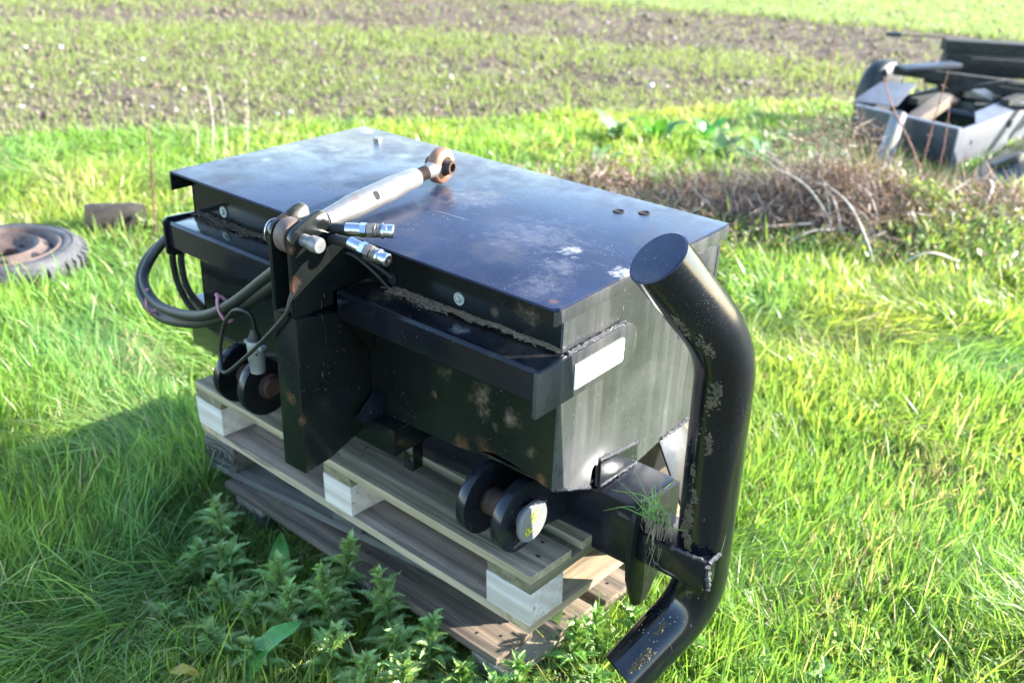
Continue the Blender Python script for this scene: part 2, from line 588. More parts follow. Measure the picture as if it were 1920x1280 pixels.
def crop_density(x, y):
    r = np.hypot(x-FC[0], y-FC[1])
    th = np.arctan2(y-FC[1], -(x-FC[0]))      # grows towards the right of the picture
    right = np.clip((th-.75)/.55, 0, 1)
    n = .6*vnoise(x, y, 1.7, 5)+.4*vnoise(x, y, .6, 6)
    d = .62+.28*np.sin(2*np.pi*(r-.35)/2.35)+.5*(n-.5)
    brown = np.exp(-((r-17.3)/1.15)**2)
    d = d-brown*(.40+.7*right)
    brown2 = np.exp(-((r-12.3)/.8)**2)*(1-right)
    d = d-brown2*.3
    return np.where(r > 19.2+.5*(n-.5), 1.25, np.clip(d, .08, 1))

def soil_mat():
    m = Mat('field_soil')
    ge = m.n('ShaderNodeNewGeometry')
    pos = ge.outputs['Position']
    n1 = m.noise(9, 9, .7, vec=pos)
    n2 = m.noise(1.1, 4, .6, vec=pos)
    col = m.mix(m.ramp(n1, .35, .68), (.078, .058, .042), (.195, .148, .105))
    col = m.mix(m.ramp(m.noise(30, 5, .7, vec=pos), .62, .72, 0, .8), col, (.36, .32, .27))
    # far, where seedlings close over the soil
    ds = m.n('ShaderNodeVectorMath', operation='DISTANCE')
    m.put(ds.inputs[0], pos)
    ds.inputs[1].default_value = (FC[0]*S, FC[1]*S, 0)
    far = m.ramp(m.mth('ADD', ds.outputs['Value'], n2), (19.2+.5)*S, (19.9+.5)*S)
    col = m.mix(m.mth('MULTIPLY', far, .9), col, (.23, .30, .11))
    m.set(Base_Color=col, Roughness=.95)
    m.b.inputs['Specular IOR Level'].default_value = .15
    m.bump(m.noise(7, 10, .75, vec=pos), 1.0, .06)
    return m.m
def turf_mat():
    m = Mat('turf_soil')
    ge = m.n('ShaderNodeNewGeometry')
    pos = ge.outputs['Position']
    n1 = m.noise(24, 8, .7, vec=pos)
    col = m.mix(m.ramp(n1, .35, .65), (.030, .028, .014), (.075, .085, .028))
    col = m.mix(m.ramp(m.noise(50, 4, .7, vec=pos), .6, .7, 0, .7), col, (.20, .17, .08))
    m.set(Base_Color=col, Roughness=.9)
    m.bump(n1, 1.0, .03)
    return m.m
M_SOIL, M_TURF = soil_mat(), turf_mat()

def ground_sheet(name, xs, ys, keep, z, mat, amp):
    X, Y = np.meshgrid(xs, ys)
    Z = z+amp*(vnoise(X, Y, .5, 11)-.5)+amp*.7*(vnoise(X, Y, .17, 12)-.5)
    v = np.stack([X, Y, Z], -1).reshape(-1, 3)
    ny, nx = X.shape
    i = np.arange(ny-1)[:, None]*nx+np.arange(nx-1)[None, :]
    q = np.stack([i, i+1, i+nx+1, i+nx], -1).reshape(-1, 4)
    if keep is not None:
        c = v[q].mean(1)
        q = q[keep(c[:, 0], c[:, 1])]
        used = np.unique(q)
        mp = -np.ones(len(v), np.int64)
        mp[used] = np.arange(len(used))
        v = v[used]
        q = mp[q]
    return bulk(name, v, q, np.zeros((0, 3), np.int32), mat, kind='structure')
g = G()
g.add([(-300, -300, -.06), (300, -300, -.06), (300, 300, -.06), (-300, 300, -.06)], [(0, 1, 2, 3)])
o = finish('ground', mesh(g, 'ground'), M_TURF, sharp=None)
o['kind'] = 'structure'
ground_sheet('grass_verge', np.arange(-9, 6, .06), np.arange(-4, 13, .06), lambda x, y: edge_d(x, y) < .12, -.012, M_TURF, .03)
ground_sheet('ploughed_field', np.concatenate([np.arange(-200, -14, 6), np.arange(-14, 3, .08), np.arange(3, 200, 6)]),
             np.concatenate([np.arange(-100, -4, 6), np.arange(-4, 22, .08), np.arange(22, 220, 6)]),
             lambda x, y: edge_d(x, y) > 0, -.008, M_SOIL, .05)

# ---------------------------------------------------------------- grass
def blades(x, y, h, w_, az, lean, z0=None, flat=None, wav=None, seg=3):
    n = len(x)
    ts = np.array([0, .38, .72, 1.])[:seg+1] if seg == 3 else np.array([0, .55, 1.])
    k = len(ts)
    dx, dy = np.cos(az), np.sin(az)
    wa = rng.uniform(0, np.pi, n)
    wx, wy = np.cos(wa), np.sin(wa)
    z0 = np.zeros(n) if z0 is None else z0
    rows = []
    for i, t in enumerate(ts):
        out = h*lean*t**1.7
        up = h*(t-.45*lean*t*t)
        cx, cy, cz = x+dx*out, y+dy*out, z0+np.maximum(up, .004*t)
        if i < k-1:
            ww = w_*.5*(1-t**1.6*.75)
            rows.append(np.stack([cx-wx*ww, cy-wy*ww, cz], -1))
            rows.append(np.stack([cx+wx*ww, cy+wy*ww, cz], -1))
        else:
            rows.append(np.stack([cx, cy, cz], -1))
    v = np.stack(rows, 1)                      # n, 2*(k-1)+1, 3
    m = v.shape[1]
    b = (np.arange(n)*m)[:, None]
    qs = [b+np.array([2*i, 2*i+1, 2*i+3, 2*i+2]) for i in range(k-2)]
    q = np.concatenate(qs, 0)
    t = b+np.array([m-3, m-2, m-1])
    return v.reshape(-1, 3), q, t, m

def pallet_zone(x, y):
    return (x > -.12) & (x < 1.27) & (y > .17) & (y < 1.06)
def tyre_zone(x, y):
    return np.hypot(x+2.53, y-.575) < .30
def sample_disc(n, dmin, dmax, p):
    """points round the camera foot, ground distance density ~ d^-p per area"""
    u_ = rng.random(n)
    e = 2-p
    d = (dmin**e+u_*(dmax**e-dmin**e))**(1/e)
    a = math.pi/2-_yaw+rng.uniform(-.72, .72, n)
    return CAMP.x+d*np.cos(a), CAMP.y+d*np.sin(a), d
def grass_colours(x, y, n):
    base = np.array([.148, .272, .048])
    yl = np.array([.255, .310, .060])
    bl = np.array([.115, .250, .085])
    st = np.array([.42, .35, .20])
    k = np.clip(vnoise(x, y, .8, 21)*1.3-.2+rng.normal(0, .22, n), 0, 1)[:, None]
    c = base*(1-k)+yl*k
    k2 = (np.clip(vnoise(x, y, .5, 22)*1.6-.75+rng.normal(0, .15, n), 0, 1)*.8)[:, None]
    c = c*(1-k2)+bl*k2
    dead = (rng.random(n) < .06+.30*np.clip((vnoise(x, y, .35, 23)-.6)*4, 0, 1))[:, None]
    c = np.where(dead, st*rng.uniform(.6, 1.2, (n, 1)), c)
    return c*rng.uniform(.75, 1.25, (n, 1))

NG = 700000
x, y, d = sample_disc(NG, 1.1, 10.5, 1.55)
ed = edge_d(x, y)
ok = in_view(x, y) & (ed < .10) & ~pallet_zone(x, y) & ~tyre_zone(x, y)
x, y, d = x[ok], y[ok], d[ok]
# gather into tufts
cell = .07
tx, ty = np.round(x/cell+.6*vnoise(x, y, .3, 31)), np.round(y/cell+.6*vnoise(x, y, .3, 32))
kx = (tx+.35*np.sin(tx*12.9+ty*78.2))*cell
ky = (ty+.35*np.sin(tx*39.3+ty*11.1))*cell
g_ = .45
x = x*(1-g_)+kx*g_
y = y*(1-g_)+ky*g_
thz = (x > .02) & (x < 1.1) & (y > -.42) & (y < .2)
keep_ = ~thz | (rng.random(len(x)) < .38)
x, y, d = x[keep_], y[keep_], d[keep_]
n = len(x)
flow = 2*np.pi*1.6*vnoise(x, y, .7, 33)
laid = np.clip(vnoise(x, y, .42, 34)*2.2-.9, 0, 1)         # wind-laid patches
h = (.045+.07*vnoise(x, y, .45, 35)+rng.gamma(1.5, .024, n))*(1+.25*laid)
h *= np.where(edge_d(x, y) > -.7, .72, 1)*np.where((x < .3) & (y < .35), 1.3, 1)*np.where((x > -.12) & (x < 1.2) & (y > -.20) & (y < .2), .5, 1)
az = np.where(rng.random(n) < .35+.55*laid, flow+rng.normal(0, .45, n), rng.uniform(0, 2*np.pi, n))
lean = np.clip(rng.normal(.42, .24, n)+.62*laid, .03, 1.35)
wd = rng.uniform(.0030, .0085, n)*np.clip(d/3.2, 1, 2.2)
v, q, t, m_ = blades(x, y, h, wd, az, lean)
cols = np.repeat(grass_colours(x, y, n), m_, 0)
bulk('grass', v, q, t, M_GRASS, cols, label='long wet grass of the verge, sunlit and bright green')

# short undergrowth that closes the gaps
x, y, d = sample_disc(420000, 1.1, 9.5, 1.5)
ok = in_view(x, y) & (edge_d(x, y) < .05) & ~pallet_zone(x, y) & ~tyre_zone(x, y)
x, y, d = x[ok], y[ok], d[ok]
n = len(x)
v, q, t, m_ = blades(x, y, rng.uniform(.02, .075, n), rng.uniform(.004, .009, n)*np.clip(d/3.2, 1, 2.2), rng.uniform(0, 6.28, n), rng.uniform(.1, 1.1, n), seg=2)
bulk('grass_undergrowth', v, q, t, M_GRASS, np.repeat(grass_colours(x, y, n), m_, 0), label='short fine grass and moss between the longer blades')

# ---------------------------------------------------------------- crop seedlings
NC = 190000
x, y, d = sample_disc(NC, 4.5, 30, .9)
ok = in_view(x, y, mx=160) & (edge_d(x, y) > -.15)
x, y, d = x[ok], y[ok], d[ok]
r_ = np.hypot(x-FC[0], y-FC[1])
a_ = np.arctan2(y-FC[1], x-FC[0])
rr = np.round(r_/.16)*.16+rng.normal(0, .022, len(r_))
x, y = FC[0]+rr*np.cos(a_), FC[1]+rr*np.sin(a_)
ok = rng.random(len(x)) < crop_density(x, y)*np.clip(.25+edge_d(x, y)*.9, .25, 1)
x, y, d = x[ok], y[ok], d[ok]
rep = 3
x = np.repeat(x, rep)+rng.normal(0, .012, len(x)*rep)
y = np.repeat(y, rep)+rng.normal(0, .012, len(y)*rep)
d = np.repeat(d, rep)
n = len(x)
v, q, t, m_ = blades(x, y, rng.uniform(.035, .10, n), rng.uniform(.004, .008, n)*np.clip(d/9, 1, 1.8), rng.uniform(0, 6.28, n), rng.uniform(.1, .8, n), seg=2)
c = np.array([.195, .255, .075])*rng.uniform(.75, 1.25, (n, 1))*np.array([1, 1, 1])+rng.uniform(0, .04, (n, 1))*np.array([1, .6, .2])
c = np.where((np.hypot(x-FC[0], y-FC[1]) > 19.2)[:, None], np.array([.25, .31, .13]), c)
bulk('crop_seedlings', v, q, t, M_CROP, np.repeat(c, m_, 0), label='thin rows of young green cereal on the soil')

# clods and pebbles of the field
def clods(name, n, dmin, dmax, p, size, colr, mat, label, zfield=True):
    x, y, d = sample_disc(n, dmin, dmax, p)
    ok = in_view(x, y, mx=150) & (edge_d(x, y) > -.1)
    x, y = x[ok], y[ok]
    n = len(x)
    s = rng.uniform(size[0], size[1], n)*(1+rng.exponential(.4, n))
    base = np.array([[1, 0, 0], [0, 1, 0], [-1, 0, 0], [0, -1, 0], [0, 0, .9], [0, 0, -.5]], float)
    v = base[None]*rng.uniform(.6, 1.3, (n, 6, 1))*s[:, None, None]
    a = rng.uniform(0, 6.28, n)
    ca, sa = np.cos(a)[:, None], np.sin(a)[:, None]
    vx = v[..., 0]*ca-v[..., 1]*sa+x[:, None]
    vy = v[..., 0]*sa+v[..., 1]*ca+y[:, None]
    v = np.stack([vx, vy, v[..., 2]+.006+.2*s[:, None]], -1).reshape(-1, 3)
    f = np.array([[0, 1, 4], [1, 2, 4], [2, 3, 4], [3, 0, 4], [1, 0, 5], [2, 1, 5], [3, 2, 5], [0, 3, 5]])
    t = ((np.arange(n)*6)[:, None, None]+f[None]).reshape(-1, 3)
    c = np.array(colr)*rng.uniform(.6, 1.4, (n, 1))
    bulk(name, v, np.zeros((0, 4), np.int32), t, mat, np.repeat(c, 6, 0), label=label, smooth=False)
M_CLOD = leaf_mat('clod', .95, .0, spec=.1)
clods('soil_clods', 42000, 5, 26, .9, (.006, .020), (.14, .11, .082), M_CLOD, 'brown clods of turned soil across the field')
clods('pebbles', 900, 5, 22, .9, (.007, .015), (.33, .29, .25), M_CLOD, 'small pale pebbles scattered over the field')

# ================================================================ STEEL BOX
root = thing('steel_linkage_box', 'large black painted steel ballast box with flat lid, resting on the stacked pallets', 'ballast box', BOXO)
X0, X1, YF, YB, ZL = .035, 1.338, .0425, .715, 1.212
g = G()
g.box((0, 0, ZL+.001), (1.345, .735, 1.22))
lid = P('lid', g, M_LID, root, bevel=.0022)
sub('lid_flange', G().box((1.340, .0, 1.181), (1.3465, .735, ZL+.0005)), M_SIDE, lid, root, bevel=.001)
sub('lid_flange', G().box((-.0015, .0, 1.165), (.005, .735, ZL+.0005)), M_MAST, lid, root, bevel=.001)
sub('lid_flange', G().box((.005, .7285, 1.175), (1.340, .735, ZL+.0005)), M_MAST, lid, root, bevel=.001)
g = G().lathe([(.0, .0), (.014, 0), (.014, .006), (.0, .007)], (.155, .647, 1.2201), (0, 0, 1), 6)
sub('bolt_head', g, M_BOLT, lid, root)
for hx, hy in ((1.092, .608), (1.147, .645)):
    sub('bolt_hole', G().lathe([(.0, .0004), (.010, .0006), (.0135, .003), (.016, .0008)], (hx, hy, 1.2201), (0, 0, 1), 14), M_DARK, lid, root)
# walls
fp = [(X0, .735), (.7, .735), (1.05, .747), (1.10, .752), (1.13, .770), (1.16, .776), (1.21, .774), (1.255, .766), (1.30, .756), (X1-.006, .75), (X1-.006, ZL), (X0, ZL)]
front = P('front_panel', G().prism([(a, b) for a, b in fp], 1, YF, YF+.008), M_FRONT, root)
for bx, bz in ((.177, 1.134), (1.046, 1.14)):
    wsh = sub('washer', G().lathe([(0, 0), (.0155, 0), (.0155, .003), (0, .003)], (bx, YF-.0005, bz), (0, -1, 0), 20), M_WASH, front, root)
    sub('bolt_head', G().lathe([(0, 0), (.0075, 0), (.0065, .006), (0, .007)], (bx, YF-.003, bz), (0, -1, 0), 10), M_WASH, front, root)
sub('cable_hole', G().lathe([(0, 0), (.012, 0.0002), (.014, .0015), (.015, 0)], (.829, YF-.0006, 1.125), (0, -1, 0), 16), M_DARK, front, root)
sp = [(YF, .75), (.19, .685), (.198, .735), (.205, .742), (.212, .742), (.219, .735), (.226, .672), (.41, .655), (.515, .668), (.64, .672), (YB, .675), (YB, ZL), (YF, ZL)]
def side(x0, x1, mat, nm='side_panel'):
    return P(nm, G().prism(sp, 0, x0, x1), mat, root)
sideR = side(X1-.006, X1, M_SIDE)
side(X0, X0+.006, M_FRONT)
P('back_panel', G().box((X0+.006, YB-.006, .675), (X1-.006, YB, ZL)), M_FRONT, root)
fl = [(YF+.008, .752), (.19, .69), (.41, .66), (YB-.006, .68), (YB-.006, .686), (.41, .668), (.19, .698), (YF+.008, .760)]
P('floor_panel', G().prism(fl, 0, X0+.006, X1-.006), M_FRONT, root)
# recess at the rear top of the right side
rc = sub('rear_recess', G().box((X1+.0005, .60, 1.03), (X1+.0035, .712, 1.172)), M_SIDE, sideR, root, bevel=.001)
sub('recess_slot', G().prism([(.598, 1.170), (.618, 1.170), (.700, 1.04), (.684, 1.04)], 0, X1+.0036, X1+.0046), M_DARK, rc, root)
sub('recess_slot', G().box((X1+.0036, .697, 1.035), (X1+.0046, .709, 1.168)), M_DARK, rc, root)
sub('rivet_hole', G().lathe([(0, 0), (.007, .0006), (.010, 0)], (X1+.0005, .554, .962), (1, 0, 0), 12), M_DARK, sideR, root)
# upper beam, left and right of the mast
def beam(x0, x1):
    r = .007
    pf = [(-.06, 1.022+r), (-.06+r, 1.022), (YF, 1.022), (YF, 1.102), (-.06+r, 1.102), (-.06, 1.102-r)]
    return G().prism(pf, 0, x0, x1)
bL = P('upper_beam', beam(.052, .668), M_BEAM, root, bevel=.0015)
bR = P('upper_beam', beam(.747, 1.3455), M_BEAM, root, bevel=.0015)
P('beam_end_plate', G().prism([(-.066, 1.005), (-.05, .995), (.05, .995), (.05, 1.105), (-.05, 1.110), (-.066, 1.10)], 0, .04, .0515), M_BEAM, root, bevel=.002)
def round_plate(y0, y1, z0, z1, r, n=6):
    pts = [(y0, z0)]
    for k in range(n+1):
        a = -math.pi/2+math.pi/2*k/n
        pts.append((y1-r+r*math.cos(a), z0+r+r*math.sin(a)))
    for k in range(n+1):
        a = math.pi/2*k/n
        pts.append((y1-r+r*math.cos(a), z1-r+r*math.sin(a)))
    pts.append((y0, z1))
    return pts
spl = P('side_plate', G().prism(round_plate(-.066, .312, .994, 1.100, .045), 0, 1.346, 1.357), M_SIDE, root, bevel=.0018)
sub('reflector', G().prism(round_plate(.064, .254, 1.013, 1.074, .008), 0, 1.3575, 1.3605), M_WHITE, spl, root, bevel=.0012)
def weld(p, q, r=.005, name='weld_bead', par=None):
    p, q = V(p), V(q)
    L = (q-p).length
    n = max(6, int(L/.006))
    pts, rs = [], []
    for i in range(n+1):
        pts.append(p.lerp(q, i/n)+V((random.uniform(-1, 1), random.uniform(-1, 1), random.uniform(-1, 1)))*.0012)
        rs.append(r*(1+.35*math.sin(i*2.1)+random.uniform(-.15, .15)))
    return P(name, G().tube(pts, rs, 7), M_WELD, root, sharp=60)
weld((1.347, .05, 1.102), (1.347, .27, 1.102), .0055)
weld((X1+.002, YF+.006, .752), (X1+.002, .188, .689), .0045)
weld((X1+.003, .232, .672), (X1+.003, .398, .660), .0055)
weld((X1+.003, .226, .748), (X1+.003, .392, .722), .0045)
P('stiffener_fillet', G().prism([(.224, .742), (.392, .720), (.398, .668), (.228, .672)], 0, X1+.0005, X1+.006), M_DISC, root, bevel=.002)
weld((X1+.003, .52, .674), (X1+.003, .66, .672), .004)
# gussets under the right beam
P('gusset_plate', G().prism([(-.045, 1.021), (YF-.001, 1.021), (YF-.001, .90)], 0, .752, .762), M_MAST, root)
P('gusset_plate', G().prism([(-.03, .742), (YF-.001, .742), (YF-.001, .80)], 0, .760, .80), M_BEAM, root)
P('brace_plate', G().prism([(-.070, 1.235), (-.070, 1.103), (YF-.001, 1.103), (YF-.001, 1.15)], 0, .735, .7445), M_MAST, root, bevel=.001)
# dry litter along the back of the beam tops
def litter(name, x0, x1, n, col=(.36, .28, .18)):
    vs, ts, cs = [], [], []
    for i in range(n):
        t = random.random()
        x = x0+(x1-x0)*t
        y = YF-.003-abs(random.gauss(0, .0065))*(1.2+math.sin(x*9)+.6*math.sin(x*47))
        if y < -.05:
            continue
        z = 1.1025+random.uniform(0, .004)+max(0, .009-(YF-y)*.35)*random.random()
        L = random.uniform(.0015, .006) if random.random() < .96 else random.uniform(.012, .03)
        a = random.uniform(-1.5, 1.5)
        wv = random.uniform(.0004, .0012)
        dx, dy = math.cos(a)*L, math.sin(a)*L*.6
        o_ = len(vs)
        dz = random.uniform(-.001, .004)
        vs += [(x-dx, min(y-dy, YF-.001), z), (x+dx, min(y+dy, YF-.001), z+dz), (x+dx, min(y+dy+wv*2, YF-.0005), z+dz), (x-dx, min(y-dy+wv*2, YF-.0005), z+.001)]
        ts.append((o_, o_+1, o_+2, o_+3))
        c = random.uniform(.4, 1.2)
        cs += [tuple(k*c for k in col)]*4
    ob = bulk(name, np.array(vs), np.array(ts), np.zeros((0, 3), np.int32), M_TWIG, np.array(cs), label='dry chaff and dust lying along the top of the beam', smooth=False)
    return ob
litter('chaff_litter', .84, 1.335, 3200, (.26, .20, .14))
litter('chaff_litter', .06, .60, 2400, (.15, .12, .09)).__setitem__('label', 'dark chaff lying on the top of the left beam')
# mast
mp_ = [(-.187, 1.07), (-.187, 1.250), (-.185, 1.264), (-.178, 1.275), (-.168, 1.282), (-.108, 1.306), (-.095, 1.308), (-.083, 1.304), (-.075, 1.295), (-.071, 1.280), (-.070, 1.103), (-.070, 1.07)]
mR = P('mast_plate', G().prism(mp_, 0, .733, .745), M_MAST, root, bevel=.0010, sharp=24)
mL = P('mast_plate', G().prism([(a, b+.002) for a, b in mp_], 0, .667, .679), M_MAST, root, bevel=.0010, sharp=24)
P('mast_column', G().prism([(-.187, .645), (-.187, 1.069), (YF-.001, 1.02), (YF-.001, .70), (-.10, .652)], 0, .667, .7455), M_MAST, root, bevel=.003)
P('mast_web', G().prism([(-.12, 1.07), (-.072, 1.18), (-.068, 1.18), (-.068, 1.07)], 0, .6795, .7325), M_RUST, root)
P('foot_block', G().box((.66, .005, .655), (.865, .229, .732)), M_MAST, root, bevel=.003)
P('foot_strut', G().box((.80, .10, .55), (.835, .14, .654)), M_MAST, root, bevel=.002)
# lower beam
LBX0, LBX1 = -.35, 1.452
g = G().box((LBX0, .23, .482), (LBX1, .41, .658))
P('lower_beam', g, M_BEAM, root, bevel=.008)
P('gusset_plate', G().add([(X1+.001, .513, .668), (X1+.001, .64, .668), (1.43, .513, .50), (1.43, .64, .50),
                           (X1+.001, .513, .658), (X1+.001, .64, .658), (1.42, .513, .50), (1.42, .64, .50)],
                          [(0, 1, 3, 2), (4, 6, 7, 5), (0, 2, 6, 4), (1, 5, 7, 3), (0, 4, 5, 1), (2, 3, 7, 6)]), M_DISC, root, bevel=.001)
P('gap_shade_plate', G().prism([(.42, .49), (.66, .49), (.66, .668), (.42, .652)], 0, 1.295, 1.305), M_PLATE, root)  # dark plate added behind the gusset, stands for the shade in the gap
ep = [(.200, .640), (.206, .662), (.220, .676), (.240, .680), (.30, .664), (.405, .655), (.41, .62), (.41, .50), (.36, .42), (.30, .352), (.275, .346), (.245, .360), (.205, .46), (.192, .56)]
P('end_plate', G().prism(ep, 0, 1.453, 1.468), M_PLATE, root, bevel=.003)
P('stub_tube', G().box((1.4685, .218, .522), (1.652, .34, .606)), M_BEAM, root, bevel=.009)
weld((1.654, .222, .602), (1.656, .236, .526), .0065)
weld((1.56, .218, .608), (1.650, .224, .608), .005)
weld((1.654, .228, .606), (1.655, .285, .606), .006)
# bumper pipe
U, M1, M2, L = V((1.517, .091, 1.353)), V((1.615, .247, 1.139)), V((1.595, .326, .408)), V((1.521, .138, .248))
def bend(a, c, b, r=.092, n=8):
    p0 = c+(a-c).normalized()*r
    p1 = c+(b-c).normalized()*r
    return [p0.lerp(c, t).lerp(c.lerp(p1, t), t) for t in [i/n for i in range(n+1)]]
axis_pts = [U]+bend(U, M1, M2)+[M1.lerp(M2, .4), M1.lerp(M2, .7)]+bend(M1, M2, L)+[L]
PR = .065
pipe = P('guard_pipe', G().tube(axis_pts, PR, 48, cap=False), M_PIPE, root, sharp=30)
for pt, d_ in ((U, (U-M1).normalized()), (L, (L-M2).normalized())):
    c = sub('pipe_cap', G().lathe([(PR-.001, -.003), (PR+.0005, .002), (PR-.003, .005), (0, .005)], pt, d_, 48), M_LID if pt is U else M_PIPE, pipe, root)
for bp in (M1,):
    # faint weld ring at the mitre
    d_ = ((bp-U).normalized()+(M2-bp).normalized()).normalized()
# dried mud clinging to the pipe
def mud_on_pipe(t_list, label=None):
    for (a, b, s_, ang, spread, n) in t_list:
        p = a.lerp(b, s_)
        ax = (b-a).normalized()
        e1 = (CAMP-p)
        e1 = (e1-ax*e1.dot(ax)).normalized()
        e2 = ax.cross(e1)
        g = G()
        for i in range(n):
            th = math.radians(ang+random.gauss(0, spread*.45))
            al = random.gauss(0, spread*.0022)
            c = p+ax*al+(e1*math.cos(th)+e2*math.sin(th))*(PR+.0006)
            nrm = (e1*math.cos(th)+e2*math.sin(th))
            tt = (ax*random.gauss(0, 1)+nrm.cross(ax)*random.gauss(0, .7)).normalized()
            bb = nrm.cross(tt)
            l_, w_ = random.uniform(.003, .012), random.uniform(.001, .004)
            h_ = random.uniform(.001, .005)
            g.add([c-tt*l_, c+bb*w_, c+tt*l_*random.uniform(.5, 1), c-bb*w_, c+nrm*h_+tt*random.uniform(-.3, .3)*l_],
                  [(0, 1, 4), (1, 2, 4), (2, 3, 4), (3, 0, 4)])
        sub('dried_mud', g, M_MUD, pipe, root, sharp=None)
mud_on_pipe([(M1, M2, .04, 18, 9, 60), (M1, M2, .10, 10, 9, 60), (M1, M2, .15, 22, 5, 25), (M1, M2, .28, 14, 6, 45), (M1, M2, .5, 30, 6, 30), (M1, M2, .6, 38, 9, 90),
             (M1, M2, .7, 34, 9, 90), (M1, M2, .64, 46, 8, 80), (M1, M2, .42, 40, 6, 25), (M1, M2, .93, 20, 6, 30), (M2, L, .45, 10, 5, 25), (M2, L, .8, -5, 9, 70), (U, M1, .75, 32, 8, 45), (U, M1, .45, 45, 7, 30)])
# lower link pin stations
def station(xi, xo, cap):
    yc, zc = .045, .640
    g = G().lathe([(0, 0), (.091, 0), (.092, .002), (.092, .024), (.091, .026), (0, .026)], (xi, yc, zc), (1, 0, 0), 40)
    P('link_disc', g, M_DISC, root)
    g = G().lathe([(0, 0), (.091, 0), (.092, .002), (.092, .026), (.091, .028), (0, .028)], (xo, yc, zc), (1, 0, 0), 40)
    od = P('link_disc', g, M_DISC, root)
    P('link_pin', G().lathe([(.030, 0), (.036, .01), (.034, .03), (.038, xo-xi-.03)], (xi+.026, yc, zc), (1, 0, 0), 24), M_RUST, root)
    for xx in (xi+.004, xo+.006):
        P('link_arm', G().prism([(yc-.02, zc-.055), (.229, zc-.10), (.229, zc+.01), (yc+.02, zc+.055)], 0, xx, xx+.016), M_DISC, root)
    if cap:
        cp = P('pin_cap', G().lathe([(0, 0), (.030, 0), (.030, .018), (.051, .018), (.0525, .021), (.0525, .028), (.050, .0305), (0, .0305)], (xo+.028, yc, zc), (1, 0, 0), 40), M_GREYCAP, root, bevel=0)
        xc = xo+.028+.0310
        # hand-marked letters, read from the side: P above-left, H beside it
        def stroke(a, b, wdt=.0026):
            a, b = V((a[0], a[1]))*.86, V((b[0], b[1]))*.86
            d_ = (b-a).normalized()
            n_ = V((-d_.y, d_.x))*wdt
            e_ = d_*wdt*.6
            q_ = [a-e_+n_, b+e_+n_, b+e_-n_, a-e_-n_]
            return [(xc, yc+u_.x, zc+u_.y) for u_ in q_]
        letters = [[((-.032, -.030), (-.004, -.022)), ((-.032, -.030), (-.036, -.012)), ((-.036, -.012), (-.026, -.006)), ((-.026, -.006), (-.020, -.024))],
                   [((-.014, .006), (.012, .014)), ((-.018, .026), (.008, .034)), ((-.002, .010), (-.006, .030))]]
        for st in letters:
            g = G()
            for a, b in st:
                q_ = stroke(a, b)
                g.add(q_+[(p[0]+.0006, p[1], p[2]) for p in q_], [(0, 1, 2, 3), (7, 6, 5, 4), (0, 4, 5, 1), (1, 5, 6, 2), (2, 6, 7, 3), (3, 7, 4, 0)])
            sub('marker_letter', g, M_YEL, cp, root, sharp=None)
    else:
        P('pin_collar', G().lathe([(0, 0), (.038, 0), (.038, .006), (.030, .008), (.028, .02), (0, .021)], (xo+.028, yc, zc), (1, 0, 0), 28), M_RUST, root)
station(.172, .285, False)
station(1.120, 1.228, True)

# ---------------------------------------------------------------- top link and its pin
tl = thing('top_link', 'worn silver threaded top link lying across the lid from the mast', 'top link', (.69, 0, 1.25))
A0, A1 = V((.703, -.148, 1.252)), V((.606, .452, 1.272))
ax = (A1-A0).normalized()
def at(s_):
    return A0+(A1-A0)*s_
bar = P('barrel', G().tube([at(.19), at(.22), at(.30), at(.36), at(.64), at(.72), at(.80), at(.805)], [.021, .024, .027, .031, .031, .0275, .0265, .024], 28), M_ZINC, tl, sharp=40)
hp = at(.47)
nrm = (CAMP-hp)
nrm = (nrm-ax*nrm.dot(ax)).normalized()
sub('cross_hole', G().lathe([(0, .0005), (.0085, .0006), (.0105, .0012), (.0115, 0)], hp+nrm*.0306, nrm, 18), M_DARK, bar, tl)
rod = G()
pts, rs = [], []
for i in range(41):
    t = i/40
    pts.append(at(.80+.085*t))
    rs.append(.0165+(.0022 if i % 4 < 2 else -.0008))
P('threaded_rod', G().tube(pts, rs, 18), M_RUST, tl, sharp=60)
eyec = A1+V((0, 0, .0))
P('ball_end', G().tube([at(.875), at(.89), at(.93), at(.97)], [.017, .0205, .0225, .020], 20), M_ZINC, tl)
M_EYE = simple('rusty_eye', (.17, .080, .045), .65, .1, .4, 30, .4)
eye = P('eye_ring', G().lathe([(.026, -.019), (.043, -.017), (.049, -.010), (.049, .010), (.043, .017), (.026, .019)], eyec, (1, .16, 0), 30), M_EYE, tl, sharp=50)
sub('ball_bush', G().lathe([(.0125, -.040), (.019, -.040), (.020, -.022), (.027, -.012), (.027, .012), (.020, .022), (.019, .040), (.0125, .040), (.0125, -.040)], eyec, (1, .16, 0), 26), M_RUST, eye, tl, sharp=50)
P('front_eye', G().lathe([(.017, -.018), (.038, -.018), (.041, -.013), (.041, .013), (.038, .018), (.017, .018), (.017, -.018)], A0, (1, 0, 0), 30), M_RUSTPALE, tl, sharp=50)
P('front_shank', G().tube([at(.055), at(.12), at(.19)], [.017, .018, .018], 16), M_RUSTPALE, tl)
pin = thing('hitch_pin', 'round steel hitch pin through the top of the mast plates', 'pin', (.707, -.148, 1.252))
P('shaft', G().lathe([(0, -.075), (.0125, -.075), (.0145, -.070), (.0145, .060), (.013, .064), (.0175, .066), (.0185, .070), (.0185, .090), (.016, .094), (0, .0945)], (.707, -.148, 1.252), (1, 0, 0), 24), M_ZINC, pin)
ring = [(.707-.066, -.148+.026*math.cos(a), 1.245+.030*math.sin(a)) for a in [2*math.pi*i/24 for i in range(24)]]
P('retaining_ring', G().tube(ring, .0026, 8, closed=True), M_CHROME, pin)

